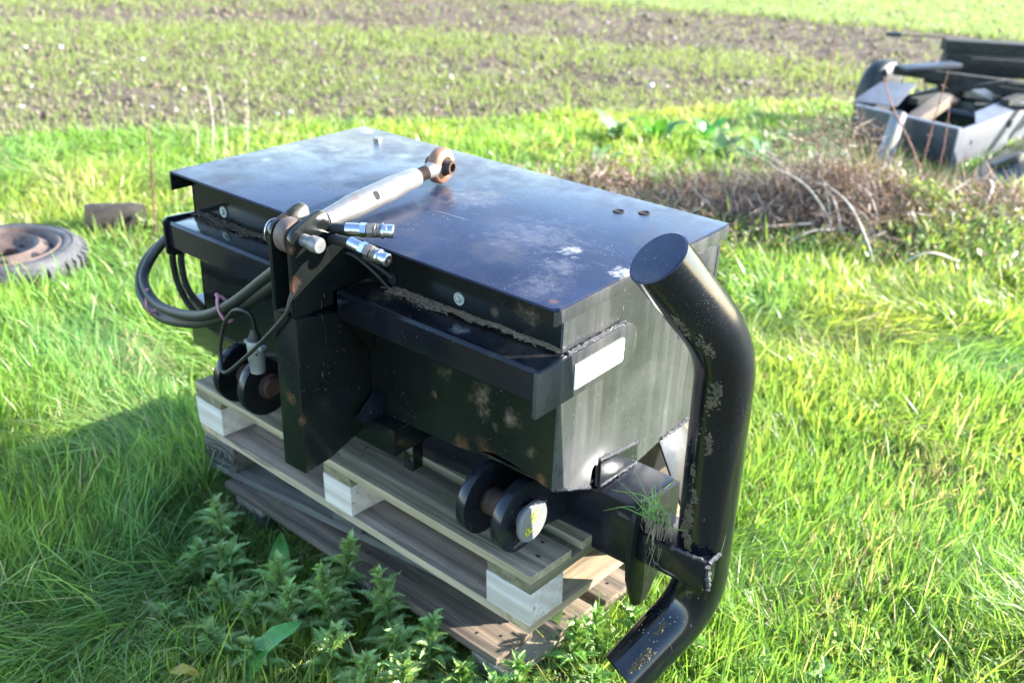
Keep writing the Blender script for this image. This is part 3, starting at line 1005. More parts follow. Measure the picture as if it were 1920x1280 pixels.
# ---------------------------------------------------------------- hoses
def hose(name, pts, r, label, mat=M_RUBBER, coupler=None):
    p = smooth_path(pts, 8)
    t = thing(name, label, 'hose', pts[0])
    P('hose_body', G().tube(p, r, 14), mat, t, sharp=60)
    if coupler:
        a, b = V(coupler[0]), V(coupler[1])
        d_ = (b-a).normalized()
        Lc = (b-a).length
        def pc(s0, prof, mat, n=20, nm='collar'):
            return P(nm, G().lathe([(0, s0*Lc)]+[(rr, (s0+o_)*Lc) for rr, o_ in prof]+[(0, (s0+prof[-1][1])*Lc)], a, d_, n), mat, t, sharp=30)
        pc(0, [(.0145, 0), (.0150, .02), (.0150, .30)], M_CHROME, nm='ferrule')
        pc(.30, [(.0175, 0), (.0175, .12)], M_CHROME, 6, 'hex_nut')
        pc(.425, [(.0155, 0), (.018, .02), (.018, .14)], M_COUPDARK, 8, 'hex_nut')
        pc(.57, [(.0150, 0), (.0165, .03), (.0150, .06), (.0165, .09), (.0150, .12), (.0160, .16)], M_COUPDARK, 20, 'threaded_collar')
        pc(.735, [(.018, 0), (.0185, .015), (.018, .05), (.0145, .055), (.0145, .10), (.0155, .11), (.0155, .225), (.0135, .25)], M_CHROME, 24, 'nozzle')
        P('nozzle_port', G().lathe([(0, 0), (.003, .0003), (.004, -.0002)], b-d_*(.012*Lc)+d_*.0012, d_, 10), M_DARK, t)
    return t
hose('hydraulic_hose', [(.66, -.12, 1.10), (.700, -.03, 1.19), (.734, -.058, 1.25), (.783, -.050, 1.262)], .0125,
     'black hydraulic hose whose shiny coupling lies on the lid beside the top link', coupler=((.779, -.053, 1.262), (.871, .015, 1.262)), mat=M_HOSEDIRT)
hose('hydraulic_hose', [(.67, .0, 1.14), (.700, -.025, 1.205), (.76, -.074, 1.238), (.831, -.084, 1.25)], .0125,
     'black hydraulic hose whose nozzle hangs just in front of the lid edge', coupler=((.827, -.084, 1.25), (.936, -.070, 1.232)), mat=M_HOSEDIRT)
hose('rubber_cable', [(.69, -.035, 1.195), (.739, 0, 1.177), (.79, .02, 1.158), (.829, .044, 1.127)], .0055, 'thin dark cable running from the mast into the hole in the front panel', mat=M_HOSEDIRT)
hose('rubber_cable', [(.69, -.05, 1.17), (.745, -.02, 1.185), (.80, .0, 1.155), (.84, .03, 1.10)], .0040, 'thinnest black cable curving over the brace below the couplings')
hose('hydraulic_hose', [(.672, -.13, 1.17), (.645, -.15, 1.153), (.602, -.15, 1.121), (.426, -.14, .990), (.245, -.12, .895), (.014, -.09, .842), (-.125, -.05, .862), (-.166, 0, .904), (-.146, .05, .964), (-.09, .09, 1.01), (.0, .13, 1.04)], .0145,
     'upper thick black hose looping round the left end of the beam')
hose('hydraulic_hose', [(.672, -.12, 1.14), (.639, -.14, 1.121), (.563, -.14, 1.064), (.392, -.12, .946), (.21, -.10, .856), (-.018, -.06, .781), (-.162, -.03, .775), (-.238, 0, .813), (-.242, .03, .874), (-.196, .07, .937), (-.11, .11, .99), (.0, .15, 1.02)], .0145,
     'lower of the two thick black hoses looping round the left end of the beam')
hose('hydraulic_hose', [(-.08, .10, .99), (-.154, .08, .928), (-.181, .09, .839), (-.174, .10, .775), (-.152, .12, .71), (-.10, .16, .64), (.0, .20, .60)], .0105,
     'outer of the two thin hoses hanging behind the left end of the beam', mat=M_HOSEDIRT)
hose('hydraulic_hose', [(-.07, .12, .98), (-.142, .10, .918), (-.153, .10, .844), (-.152, .11, .787), (-.139, .13, .739), (-.09, .17, .67), (.01, .20, .63)], .0105,
     'inner of the two thin hoses hanging behind the left end of the beam', mat=M_HOSEDIRT)
for (p, nr, lab) in (((-.070, -.068, .822), (.95, .25, .1), 'pink twine tied round the hose loop at its far left'),
                     ((.390, -.131, .966), (.86, .08, .5), 'pink twine tied round both hoses right of the loop')):
    p, nr = V(p), V(nr).normalized()
    e1 = V((0, 0, 1))
    e1 = (e1-nr*e1.dot(nr)).normalized()
    e2 = nr.cross(e1)
    loop = [p+e1*.0345*math.cos(a)+e2*.018*math.sin(a)+nr*.002*math.sin(2*a) for a in [2*math.pi*i/28 for i in range(28)]]
    t = thing('twine_tie', lab, 'twine', p)
    P('loop', G().tube(loop, .0045, 7, closed=True), M_PINK, t)
    P('knot', G().lathe([(0, -.006), (.005, -.003), (.006, .002), (0, .006)], p+e1*.040+e2*.004, e1, 8), M_PINK, t)
pc = thing('trailer_plug', 'grey metal electrical plug hanging on a thin looped black cable', 'plug', (.52, -.14, .90))
cab = [(.742, -.17, 1.16), (.738, -.19, 1.12), (.728, -.20, 1.079), (.652, -.20, .999), (.557, -.19, .913), (.454, -.175, .827), (.405, -.165, .800), (.385, -.155, .820), (.382, -.15, .86), (.408, -.15, .931), (.463, -.16, .989), (.505, -.165, 1.010), (.528, -.155, 1.003), (.530, -.145, .975), (.521, -.14, .945)]
P('cable', G().tube(smooth_path(cab, 7), .0052, 10), M_RUBBER, pc, sharp=60)
a, b = V((.5205, -.14, .955)), V((.5235, -.14, .836))
P('cable_boot', G().lathe([(0, 0), (.009, 0), (.011, .010), (.016, .022), (.017, .034), (0, .034)], a, (b-a), 18), M_RUBBER, pc)
body = P('plug_body', G().lathe([(0, .031), (.021, .031), (.0225, .035), (.0225, .050), (.0215, .053), (.0225, .085), (.0210, .088), (.0195, .112), (.019, .120), (.0165, .120), (.0160, .110), (0, .110)], a, (b-a), 24), M_GREYPL, pc)
e = (CAMP-a)
e.z = 0
e.normalize()
sub('screw_head', G().lathe([(0, 0), (.0032, 0), (.0026, .001), (0, .0012)], a+(b-a).normalized()*.062+e*.0222, e, 10), M_DARK, body, pc)
sub('latch_lug', G().box((.540, -.150, .905), (.556, -.132, .917)), M_GREYPL, body, pc, bevel=.002)
sub('latch_lug', G().box((.487, -.150, .907), (.502, -.134, .918)), M_GREYPL, body, pc, bevel=.002)

# ================================================================ PALLETS
K = 1.22
def pallet(name, label, o, yaw, tilt, mats, group, depth=.745, length=1.2, shift=(0, 0, 0, 0, 0), extra=None, skip=(), deckw=(.122, .122, .122, .122, .122), sag=0.):
    """mats: deck, stringer, block, bottom(long), bottom(across).  Local frame: x along the front, y back, z=0 at the deck top."""
    Lx, Dy = length*K, depth*K
    t = thing(name, label, 'pallet', o, group, rot=(0, tilt, yaw))
    th = .022*K
    def pc(nm, size, loc, mat, lab=None, bev=.0022, rz=0., warp=0.):
        key = (nm, tuple(round(s_, 4) for s_ in size), mat.name)
        g = G()
        nx = 5 if size[0] > size[1] else 1
        nyy = 5 if size[1] >= size[0] and size[1] > .3 else 1
        me = None
        if key in pallet.cache and not warp:
            me = pallet.cache[key]
        else:
            # subdivided box with slightly uneven edges
            NX, NY = max(nx, 1), max(nyy, 1)
            vs, fs = [], []
            for k in range(2):
                for j in range(NY+1):
                    for i in range(NX+1):
                        vs.append(((i/NX-.5)*size[0]+random.uniform(-1, 1)*.0012, (j/NY-.5)*size[1]+random.uniform(-1, 1)*.0016, (k-.5)*size[2]+random.uniform(-1, 1)*.0008+warp*((i/NX)**2)))
            W_ = NX+1
            Hh = (NX+1)*(NY+1)
            for j in range(NY):
                for i in range(NX):
                    a = j*W_+i
                    fs.append((a, a+W_, a+W_+1, a+1))
                    fs.append((Hh+a, Hh+a+1, Hh+a+W_+1, Hh+a+W_))
            for i in range(NX):
                fs.append((i, i+1, Hh+i+1, Hh+i))
                a = NY*W_+i
                fs.append((a+1, a, Hh+a, Hh+a+1))
            for j in range(NY):
                a, b_ = j*W_, (j+1)*W_
                fs.append((b_, a, Hh+a, Hh+b_))
                a, b_ = j*W_+NX, (j+1)*W_+NX
                fs.append((a, b_, Hh+b_, Hh+a))
            g.add(vs, fs)
            me = mesh(g, nm, bevel=bev)
            me.materials.append(mat)
            me.shade_smooth()
            me.set_sharp_from_angle(angle=math.radians(28))
            if not warp:
                pallet.cache[key] = me
        ob = bpy.data.objects.new(nm, me)
        COL.objects.link(ob)
        ob.parent = t
        ob.location = tuple(c*S for c in loc)
        ob.rotation_euler = (0, 0, rz)
        if lab:
            ob['label'] = lab
        return ob
    bw = .122*K
    gap = (Dy-5*bw)/4
    for i in range(5):
        if ('deck', i) in skip:
            continue
        pc('deck_board', (Lx, bw, th*.98), (Lx/2+shift[i]+random.uniform(-.003, .003), bw/2+i*(bw+gap), -th/2), mats[0], rz=random.uniform(-.002, .002))
    xs = (.06*K, Lx/2, Lx-.06*K)
    ws = (.118*K, .10*K, .118*K)
    for x_, w__ in zip(xs, ws):
        pc('stringer_board', (w__, Dy, th*.98), (x_, Dy/2, -1.5*th), mats[1])
    bz = .078*K
    for ix, (x_, w__) in enumerate(zip(xs, ws)):
        for iy, y_ in enumerate((.05*K, Dy/2, Dy-.05*K)):
            bb = pc('block', (w__, .10*K, bz*.995), (x_, y_+(-.002 if iy == 0 else 0), -2*th-bz/2), mats[2])
            if ix == 0 and iy == 0:
                pc.first = bb
    zb = -2*th-bz-th/2
    for x_, w__ in zip((xs[0], xs[2]), (ws[0], ws[2])):
        pc('base_board', (.075*K, Dy, th*.98), (x_-(.02*K if x_ < 1 else -.02*K), Dy/2, zb), mats[4])
    for y_ in (.05*K, Dy/2, Dy-.05*K):
        pc('base_board', (Lx-.155*K, .10*K, th*.98), (Lx/2, y_, zb), mats[3])
    return t, pc.first
pallet.cache = {}
p1, _ = pallet('wooden_pallet', 'pale new-looking wooden pallet with whitish blocks, topmost of the stack', (-.140, .087, .469), -.0588, -.0362,
               (M_DECK, M_DECKY, M_BLOCK, M_NEWB, M_NEWY), 'wooden pallets stacked under the steel box')
p2, blk = pallet('wooden_pallet', 'dark weathered pallet stamped on its corner block, middle of the stack', (-.165, .115, .2935), .062, -.0362,
                 (M_OLD, M_OLDY, M_OLDBLK, M_OLD, M_OLDY), 'wooden pallets stacked under the steel box', length=1.08)
p3, _ = pallet('wooden_pallet', 'brown skewed pallet lowest in the stack, sunk in the weeds', (.010, .095, .119), -.045, -.030,
               (M_OLDBR, M_OLDBRY, M_OLDBLK, M_OLDBR, M_OLDBRY), 'wooden pallets stacked under the steel box', shift=(-.055, 0, .02, -.01, 0), length=1.015)
# nail heads in the front boards of the top pallet
nail_me = mesh(G().lathe([(0, .0006), (.0042, .0008), (.0065, .0002)], (0, 0, 0), (0, 0, 1), 10), 'nail_head')
nail_me.materials.append(M_DARK)
for pal in (p1, p2, p3):
    decks = [c for c in pal.children if c.name.startswith('deck_board')]
    for b_ in decks[:3]:
        Lh = (1.2 if pal is p1 else 1.08 if pal is p2 else 1.015)*K/2
        for cx in (-Lh+.07, 0, Lh-.07):
            for (dx_, dy_) in ((-.03, -.035), (.025, .0), (-.01, .04)):
                o = bpy.data.objects.new('nail_head', nail_me)
                COL.objects.link(o)
                o.parent = b_
                o.location = ((cx+dx_+random.uniform(-.01, .01))*S, (dy_+random.uniform(-.008, .008))*S, (.022*K*.98/2+.0012)*S)
                o.scale = (random.uniform(.6, 1.3), random.uniform(.4, .8), 1)
# stamp on the corner block: oval ring with four letters
def stamp():
    c = bpy.data.curves.new('stamp', 'FONT')
    c.body = 'EPAL'
    c.size = .044
    c.align_x = 'CENTER'
    c.align_y = 'CENTER'
    c.extrude = .0006
    tmp = bpy.data.objects.new('tmp', c)
    COL.objects.link(tmp)
    dg = bpy.context.evaluated_depsgraph_get()
    me = bpy.data.meshes.new_from_object(tmp.evaluated_get(dg))
    bpy.data.objects.remove(tmp)
    me.materials.clear()
    me.materials.append(simple('stamp_ink', (.012, .011, .010), .9, 0, .3))
    o_ = bpy.data.objects.new('stamp_lettering', me)
    COL.objects.link(o_)
    o_.parent = blk
    o_.rotation_euler = (math.pi/2, 0, 0)
    o_.location = (0, -.0502*K*S-.0012, 0)
    ringp = [(.060*math.cos(a)/S, -.0506*K-.0012, .031*math.sin(a)/S) for a in [2*math.pi*i/40 for i in range(40)]]
    finish('stamp_ring', mesh(G().tube(ringp, .0016, 6, closed=True), 'stamp_ring'), simple('stamp_ink_ring', (.012, .011, .010), .9, 0, .3), blk)
stamp()
single('straw_stalk', G().tube([(.86, .122, .350), (.93, .150, .356), (1.0, .175, .354)], .0035, 6), M_DEAD, 'dry straw lying on the base board of the top pallet', 'straw', (.86, .12, .35))

# ================================================================ TYRE AND LOG
ty = thing('old_tyre', 'old grey tyre on its rusty rim lying flat in the grass', 'tyre', (-2.53, .575, .0))
c0 = V((-2.53, .575, -.045))
def tyre_mat():
    m = Mat('tyre_rubber')
    m.set(Base_Color=m.mix(m.ramp(m.noise(12, 6, .7), .4, .7), (.03, .03, .032), (.078, .075, .074)), Roughness=.75)
    m.bump(m.noise(50, 4), .3, .003)
    return m.m
M_TYRE = tyre_mat()
P('tyre_casing', G().lathe([(.27, .05), (.30, .02), (.34, .0), (.37, .02), (.385, .06), (.385, .15), (.372, .185), (.362, .190), (.358, .202), (.335, .212), (.332, .207), (.312, .214), (.290, .208), (.268, .196)], c0, (0, 0, 1), 64), M_TYRE, ty, sharp=50)
g = G()
for k in range(44):
    a = 2*math.pi*k/44
    ca, sa = math.cos(a), math.sin(a)
    def rp(r_, t_, z_):
        return (c0.x+r_*ca-t_*sa, c0.y+r_*sa+t_*ca, c0.z+z_)
    g.add([rp(.372, -.017, .183), rp(.372, .017, .183), rp(.398, .017, .165), rp(.398, -.017, .165), rp(.372, -.017, .06), rp(.372, .017, .06), rp(.398, .017, .06), rp(.398, -.017, .06)],
          [(0, 1, 2, 3), (0, 4, 5, 1), (3, 2, 6, 7), (0, 3, 7, 4), (1, 5, 6, 2), (4, 7, 6, 5)])
P('tread_lugs', g, M_TYRE, ty)['kind'] = 'stuff'
rim = P('wheel_rim', G().lathe([(.268, .185), (.280, .205), (.272, .212), (.258, .200), (.250, .178), (.240, .172), (.190, .206), (.178, .216), (.166, .212), (.150, .186), (.125, .172), (.090, .170), (.080, .165), (.078, .12)], c0, (0, 0, 1), 56), M_RUSTPALE, ty, sharp=40)
for k in range(8):
    a = 2*math.pi*k/8+.35
    sub('vent_hole', G().lathe([(0, 0), (.019, .0006), (.023, .002), (.026, -.001)], c0+V((.214*math.cos(a), .214*math.sin(a), .1905)), (.55*math.cos(a), .55*math.sin(a), .83), 14), M_DARK, rim, ty)
for k in range(5):
    a = 2*math.pi*k/5+.5
    sub('stud_hole', G().lathe([(0, 0), (.009, .0006), (.012, .003), (.015, 0)], c0+V((.112*math.cos(a), .112*math.sin(a), .172)), (0, 0, 1), 12), M_DARK, rim, ty)
sub('hub_hole', G().lathe([(0, 0), (.079, .0)], c0+V((0, 0, .135)), (0, 0, 1), 28), M_DARK, rim, ty)
lg = []
for i in range(9):
    t = i/8
    lg.append(V((-2.72, 1.13, .115)).lerp(V((-2.57, 1.42, .110)), t)+V((0, 0, random.uniform(-.005, .005))))
log = thing('cut_log', 'short dark cut log lying behind the tyre in the grass', 'log', lg[0])
P('bark', G().tube(lg, [.082, .090, .086, .090, .082, .080, .083, .074, .060], 14, cap=False), M_BARK, log, sharp=60)
P('cut_face', G().lathe([(0, 0), (.080, .0)], lg[0]-V((0, 0, 0)), (lg[0]-lg[1]), 14), M_BARK, log)

# ================================================================ TRAILER AND SCRAP
A, B = V((-.396, 6.289, 0)), V((.447, 6.114, 0))
sd = V((.139, .990, 0)).normalized()
fd = (B-A).normalized()
def quad_plate(p, q, z0, z1, th, n_):
    n_ = V(n_).normalized()*th
    p0, p1 = V((p.x, p.y, z0)), V((q.x, q.y, z0))
    p2, p3 = V((q.x, q.y, z1)), V((p.x, p.y, z1))
    vs = [p0, p1, p2, p3, p0+n_, p1+n_, p2+n_, p3+n_]
    return G().add(vs, [(0, 1, 2, 3), (7, 6, 5, 4), (0, 4, 5, 1), (1, 5, 6, 2), (2, 6, 7, 3), (3, 7, 4, 0)])
def trailer_paint(name, col):
    m = Mat(name)
    c = m.mix(m.ramp(m.noise(5, 6, .6), .35, .7), tuple(k*.7 for k in col), col)
    c = m.mix(m.ramp(m.noise(7, 8, .78), .55, .66, 0, .85), c, (.10, .048, .026))
    m.set(Base_Color=c, Roughness=.5)
    m.bump(m.noise(20, 4), .2, .004)
    return m.m
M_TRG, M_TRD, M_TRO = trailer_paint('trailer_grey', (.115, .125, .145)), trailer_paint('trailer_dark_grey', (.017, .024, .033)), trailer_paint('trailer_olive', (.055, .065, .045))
tr = thing('farm_trailer', 'derelict low grey metal trailer with rusty open box', 'trailer', (.2, 6.3, 0))
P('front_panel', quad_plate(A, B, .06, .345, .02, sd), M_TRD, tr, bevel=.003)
P('top_rail', G().add(*[[V((p.x, p.y, z)) for z in (.346, .362) for p in (A-fd*.005-sd*.01, B+fd*.01-sd*.01, B+fd*.01+sd*.05, A-fd*.005+sd*.05)],
                        [(0, 3, 2, 1), (4, 5, 6, 7), (0, 1, 5, 4), (1, 2, 6, 5), (2, 3, 7, 6), (3, 0, 4, 7)]]), M_TRG, tr, bevel=.003)
rs_ = P('side_panel', G().add(*(lambda a, b_: ([V((a.x, a.y, .06)), V((b_.x, b_.y, .06)), V((b_.x, b_.y, .40)), V((a.x, a.y, .345)),
                                                V((a.x, a.y, .06))-fd*.02, V((b_.x, b_.y, .06))-fd*.02, V((b_.x, b_.y, .40))-fd*.02, V((a.x, a.y, .345))-fd*.02],
                                               [(0, 1, 2, 3), (7, 6, 5, 4), (0, 4, 5, 1), (1, 5, 6, 2), (2, 6, 7, 3), (3, 7, 4, 0)]))(B+fd*.012+sd*.002, B+sd*2.2+fd*.012)), M_TRG, tr, bevel=.003)
sub('panel_hole', G().lathe([(0, .001), (.018, .001), (.02, -.002)], B+sd*.26+fd*.0325+V((0, 0, .22))-fd*.019, fd, 12), M_DARK, rs_, tr)
P('flared_guard', G().add([B+sd*.30+V((0, 0, .347)), B+sd*2.1+V((0, 0, .41)), B+sd*2.1-fd*.16+V((0, 0, .45)), B+sd*.50-fd*.11+V((0, 0, .39)),
                           B+sd*.30+V((0, 0, .337)), B+sd*2.1+V((0, 0, .40)), B+sd*2.1-fd*.16+V((0, 0, .44)), B+sd*.50-fd*.11+V((0, 0, .38))],
                          [(0, 1, 2, 3), (7, 6, 5, 4), (0, 4, 5, 1), (1, 5, 6, 2), (2, 6, 7, 3), (3, 7, 4, 0)]), M_TRG, tr, bevel=.002)
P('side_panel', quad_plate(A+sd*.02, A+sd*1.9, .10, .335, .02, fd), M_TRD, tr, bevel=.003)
P('cross_panel', quad_plate(A+sd*1.05+fd*.02, B+sd*1.05-fd*.01, .08, .33, .02, sd), M_TRO, tr, bevel=.003)
P('rear_panel', quad_plate(A+sd*1.9, B+sd*1.9, .08, .36, .02, sd), M_TRO, tr, bevel=.003)
P('mudguard', G().add([(-.47, 6.42, .36), (-.16, 6.55, .35), (-.16, 6.93, .47), (-.40, 6.83, .47), (-.47, 6.42, .35), (-.16, 6.55, .34), (-.16, 6.93, .46), (-.40, 6.83, .46)],
                      [(0, 1, 2, 3), (7, 6, 5, 4), (0, 4, 5, 1), (1, 5, 6, 2), (2, 6, 7, 3), (3, 7, 4, 0)]), M_TRG, tr, bevel=.002)
wh = P('wheel', G().lathe([(.05, -.09), (.12, -.09), (.20, -.085), (.27, -.07), (.29, -.04), (.29, .04), (.27, .07), (.20, .085), (.12, .085), (.11, .04), (.0, .04)], (-.52, 7.15, .29), (-.99, .14, 0), 32), M_RUBBER, tr, sharp=50)
sub('hub', G().lathe([(.115, .03), (.115, .075), (.09, .05), (.04, .06), (.0, .065)], (-.52, 7.15, .29), (-.99, .14, 0), 20), M_TRD, wh, tr)
def wheel_at(c, axis_, R_=.33, nm='wheel'):
    w_ = P(nm, G().lathe([(.05, -.09), (.12, -.09), (.20, -.085), (R_-.03, -.07), (R_, -.04), (R_, .04), (R_-.03, .07), (.20, .085), (.12, .085), (.11, .04), (.0, .04)], c, axis_, 32), M_RUBBER, tr, sharp=50)
    sub('hub', G().lathe([(.115, .03), (.115, .075), (.09, .05), (.04, .06), (.0, .065)], c, axis_, 20), M_TRD, w_, tr)
wheel_at((1.12, 6.60, .30), (.99, -.14, 0))
P('shading_rail', quad_plate(B+sd*.1+fd*.25, B+sd*2.1+fd*.25, .05, .15, .04, fd), M_TRO, tr, bevel=.003)  # low rail added outside the box to shade the ground there
single('shadow_sheet', G().box((.62, 5.75, .02), (1.9, 7.6, .10), jit=.02), M_RUBBER, 'flat black slab standing for the shadow beside the trailer', 'shadow stand-in', (.9, 6.2, 0), bevel=.01)  # black slab laid as the trailer's shadow on the ground
P('axle', G().tube([(-.45, 7.14, .27), (.6, 7.0, .27)], .03, 10), M_TRD, tr)
def timber(p, q, w_, h_, lab, mat=M_TIMB, nm='timber_beam', cat='timber', g_='dark timbers piled on the trailer'):
    p, q = V(p), V(q)
    d_ = (q-p).normalized()
    sx = d_.cross(V((0, 0, 1))).normalized()*w_/2
    uz = sx.cross(d_).normalized()*h_/2
    if uz.z < 0:
        uz = -uz
    vs = [e_+a*sx+b_*uz for e_ in (p, q) for a, b_ in ((-1, -1), (1, -1), (1, 1), (-1, 1))]
    vs = [v_+V((random.uniform(-1, 1), random.uniform(-1, 1), random.uniform(-1, 1)))*.004 for v_ in vs]
    g = G().add(vs, [(0, 1, 2, 3), (7, 6, 5, 4), (0, 4, 5, 1), (1, 5, 6, 2), (2, 6, 7, 3), (3, 7, 4, 0)])
    return single(nm, g, mat, lab, cat, tuple(p), g_, bevel=.004)
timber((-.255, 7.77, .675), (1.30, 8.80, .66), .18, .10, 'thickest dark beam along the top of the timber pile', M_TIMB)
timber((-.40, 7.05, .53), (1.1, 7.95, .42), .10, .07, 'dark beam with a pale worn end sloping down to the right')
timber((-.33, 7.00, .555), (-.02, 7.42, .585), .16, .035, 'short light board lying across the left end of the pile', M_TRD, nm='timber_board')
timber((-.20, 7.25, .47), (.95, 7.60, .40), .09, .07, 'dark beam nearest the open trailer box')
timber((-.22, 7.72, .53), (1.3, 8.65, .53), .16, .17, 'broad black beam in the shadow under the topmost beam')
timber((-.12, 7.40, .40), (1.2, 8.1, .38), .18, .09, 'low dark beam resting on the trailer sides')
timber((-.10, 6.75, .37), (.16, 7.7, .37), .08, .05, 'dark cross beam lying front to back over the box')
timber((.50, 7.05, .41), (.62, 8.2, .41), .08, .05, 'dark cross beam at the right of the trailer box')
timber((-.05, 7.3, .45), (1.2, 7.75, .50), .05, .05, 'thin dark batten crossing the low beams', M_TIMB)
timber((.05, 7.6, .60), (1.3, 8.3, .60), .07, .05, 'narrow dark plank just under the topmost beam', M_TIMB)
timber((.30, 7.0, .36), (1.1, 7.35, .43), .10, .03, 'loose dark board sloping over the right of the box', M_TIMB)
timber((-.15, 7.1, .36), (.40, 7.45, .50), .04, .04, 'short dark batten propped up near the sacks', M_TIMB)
timber((.062, 6.30, .30), (.11, 6.85, .40), .11, .10, 'sawn brown log end lying inside the trailer box', M_OLDBR, nm='log_piece', cat='log', g_=None)
single('grey_post', G().tube([(.082, 5.70, .0), (.032, 6.05, .40)], [.058, .056], 14), simple('grey_tube', (.16, .16, .165), .6, .1, .3, 10), 'pale grey round post leaning on the trailer front', 'post', (.08, 5.7, 0))
single('steel_rod', G().tube([(-.255, 7.75, .735), (-.605, 7.49, .742)], [.006, .006], 8).tube([(-.56, 7.524, .742), (-.66, 7.45, .743)], [.020, .016], 10), M_TRD, 'thin rod with thick dark tip sticking out left from the topmost beam', 'rod', (-.3, 7.7, .74))
def crumple(c, r, sq=(1, 1, .6)):
    g = G()
    n, m = 12, 7
    vs = []
    for i in range(m+1):
        th = math.pi*i/m
        for k in range(n):
            a = 2*math.pi*k/n
            q_ = r*(1+random.uniform(-.18, .18))
            vs.append((c[0]+q_*sq[0]*math.sin(th)*math.cos(a), c[1]+q_*sq[1]*math.sin(th)*math.sin(a), c[2]+q_*sq[2]*math.cos(th)))
    fs = [(i*n+k, i*n+(k+1) % n, (i+1)*n+(k+1) % n, (i+1)*n+k) for i in range(m) for k in range(n)]
    return g.add(vs, fs)
single('plastic_sack', crumple((.20, 7.42, .40), .13, (1.3, 1, .55)), simple('sack_cloth', (.34, .28, .23), .8, 0, .3, 6, .5), 'crumpled pale sack lying among the dark timbers', 'sack', (.2, 7.42, .4), sharp=None)
single('plastic_sack', crumple((.02, 7.18, .33), .09, (1.2, 1, .6)), simple('sack_orange', (.34, .20, .12), .8, 0, .4, 6, .5), 'small orange brown sack left of the pale sack', 'sack', (.02, 7.18, .33), sharp=None)

# ================================================================ STONES
st_pts = [[-8.264, 3.627], [-7.049, 3.036], [-8.042, 3.898], [-6.339, 3.14], [-6.625, 3.453], [-6.945, 4.165], [-6.918, 4.418], [-6.803, 4.467], [-6.602, 4.797], [-6.013, 4.719], [-5.134, 3.097], [-5.519, 3.67], [-5.936, 4.407], [-4.771, 5.113], [-4.256, 3.704], [-4.226, 3.819], [-2.729, 7.081], [-4.051, 9.751], [-3.004, 8.394], [-2.27, 8.102], [-2.137, 8.02], [-2.62, 7.204], [-2.079, 7.458], [-4.727, 6.231], [-3.972, 6.615], [-6.507, 2.779], [-5.82, 2.339], [-4.926, 3.187], [-5.182, 9.273], [-5.318, 10.137], [-2.515, 11.667], [-4.34, 8.262], [-6.551, 6.083], [-6.674, 7.374], [-4.851, 4.006], [-7.05, 3.827], [-6.755, 6.666], [-6.39, 8.744], [-5.362, 5.196], [-4.759, 5.312]]
M_STONE = simple('pale_flint', (.40, .37, .34), .7, 0, .2, 20, .4)
stm = []
for i in range(4):
    me = mesh(crumple((0, 0, .012), .030, (1.2, .85, .7)), 'field_stone')
    me.materials.append(M_STONE)
    stm.append(me)
for i, (sx_, sy_) in enumerate(st_pts):
    o = bpy.data.objects.new('field_stone', stm[i % 4])
    COL.objects.link(o)
    o.location = (sx_*S, sy_*S, .008)
    o.rotation_euler = (0, 0, random.uniform(0, 6))
    k = random.uniform(.35, .8)*(1.7 if i in (5, 14, 16, 2, 26) else 1)
    o.scale = (k, k, k)
    o['label'] = 'pale flint stone lying loose on the sown field'
    o['category'] = 'stone'
    o['group'] = 'pale flints on the field'

# ================================================================ WEEDS
def dock_leaf_mesh(Lh, W, name='leaf'):
    nx, vs, fs = 9, [], []
    for i in range(nx):
        t = i/(nx-1)
        w_ = W*math.sin(math.pi*min(1, (t*.93+.05))**.8)**.8*(.25 if t < .08 else 1)
        for j, s_ in enumerate((-1, -.5, 0, .5, 1)):
            und = .018*math.sin(t*15+s_*2)*abs(s_)
            vs.append((Lh*t, s_*w_/2, Lh*.12*math.sin(t*2.4)-.004*(1-abs(s_))+und*W*5-Lh*.25*t**3))
    for i in range(nx-1):
        for j in range(4):
            a = i*5+j
            fs.append((a, a+1, a+6, a+5))
    me = mesh(G().add(vs, fs), name)
    me.shade_smooth()
    return me
def thistle_leaf_mesh(Lh, W, name='leaf', seed=0):
    """deeply lobed spiny leaf: each lobe is a raised three-pointed blade"""
    rd = random.Random(seed)
    vs, fs = [], []
    nl = 11
    mids = []
    for i in range(nl+1):
        t = i/nl
        mids.append(V((Lh*t, 0, Lh*(.18*math.sin(t*2.6)-.16*t*t))))
    for i in range(nl):
        a, b_ = mids[i], mids[i+1]
        t = (i+.5)/nl
        w_ = W*(math.sin(math.pi*(t*.88+.10))**.7)
        c = a.lerp(b_, .5)
        for sgn in (-1, 1):
            o_ = len(vs)
            lift = rd.uniform(.2, .7)*w_
            tip = c+V((w_*.45, sgn*w_, lift))
            s1 = c+V((-w_*.05, sgn*w_*.75, lift*1.2))
            s2 = c+V((w_*.75, sgn*w_*.55, lift*.1))
            n1 = c+V((w_*.12, sgn*w_*.48, lift*.5))
            n2 = c+V((w_*.42, sgn*w_*.45, lift*.35))
            vs += [a+V((-.002, 0, 0)), b_+V((.002, 0, 0)), n1, n2, s1, tip, s2]
            fs += [(o_, o_+1, o_+3, o_+2), (o_+2, o_+3, o_+5), (o_, o_+2, o_+4), (o_+3, o_+1, o_+6)]
    o_ = len(vs)
    e_ = mids[-1]
    vs += [e_+V((-.01, -W*.12, 0)), e_+V((-.01, W*.12, 0)), e_+V((W*.6, 0, -.002))]
    fs += [(o_, o_+1, o_+2)]
    me = mesh(G().add(vs, fs), name)
    return me
TL = [thistle_leaf_mesh(.16, .033, seed=i) for i in range(3)]
TLS = [thistle_leaf_mesh(.10, .026, seed=i+9) for i in range(2)]
for me in TL+TLS:
    me.materials.append(M_THIS)
TLP = []
for me in TL+TLS:
    m2 = me.copy()
    m2.materials.clear()
    m2.materials.append(M_THISP)
    TLP.append(m2)
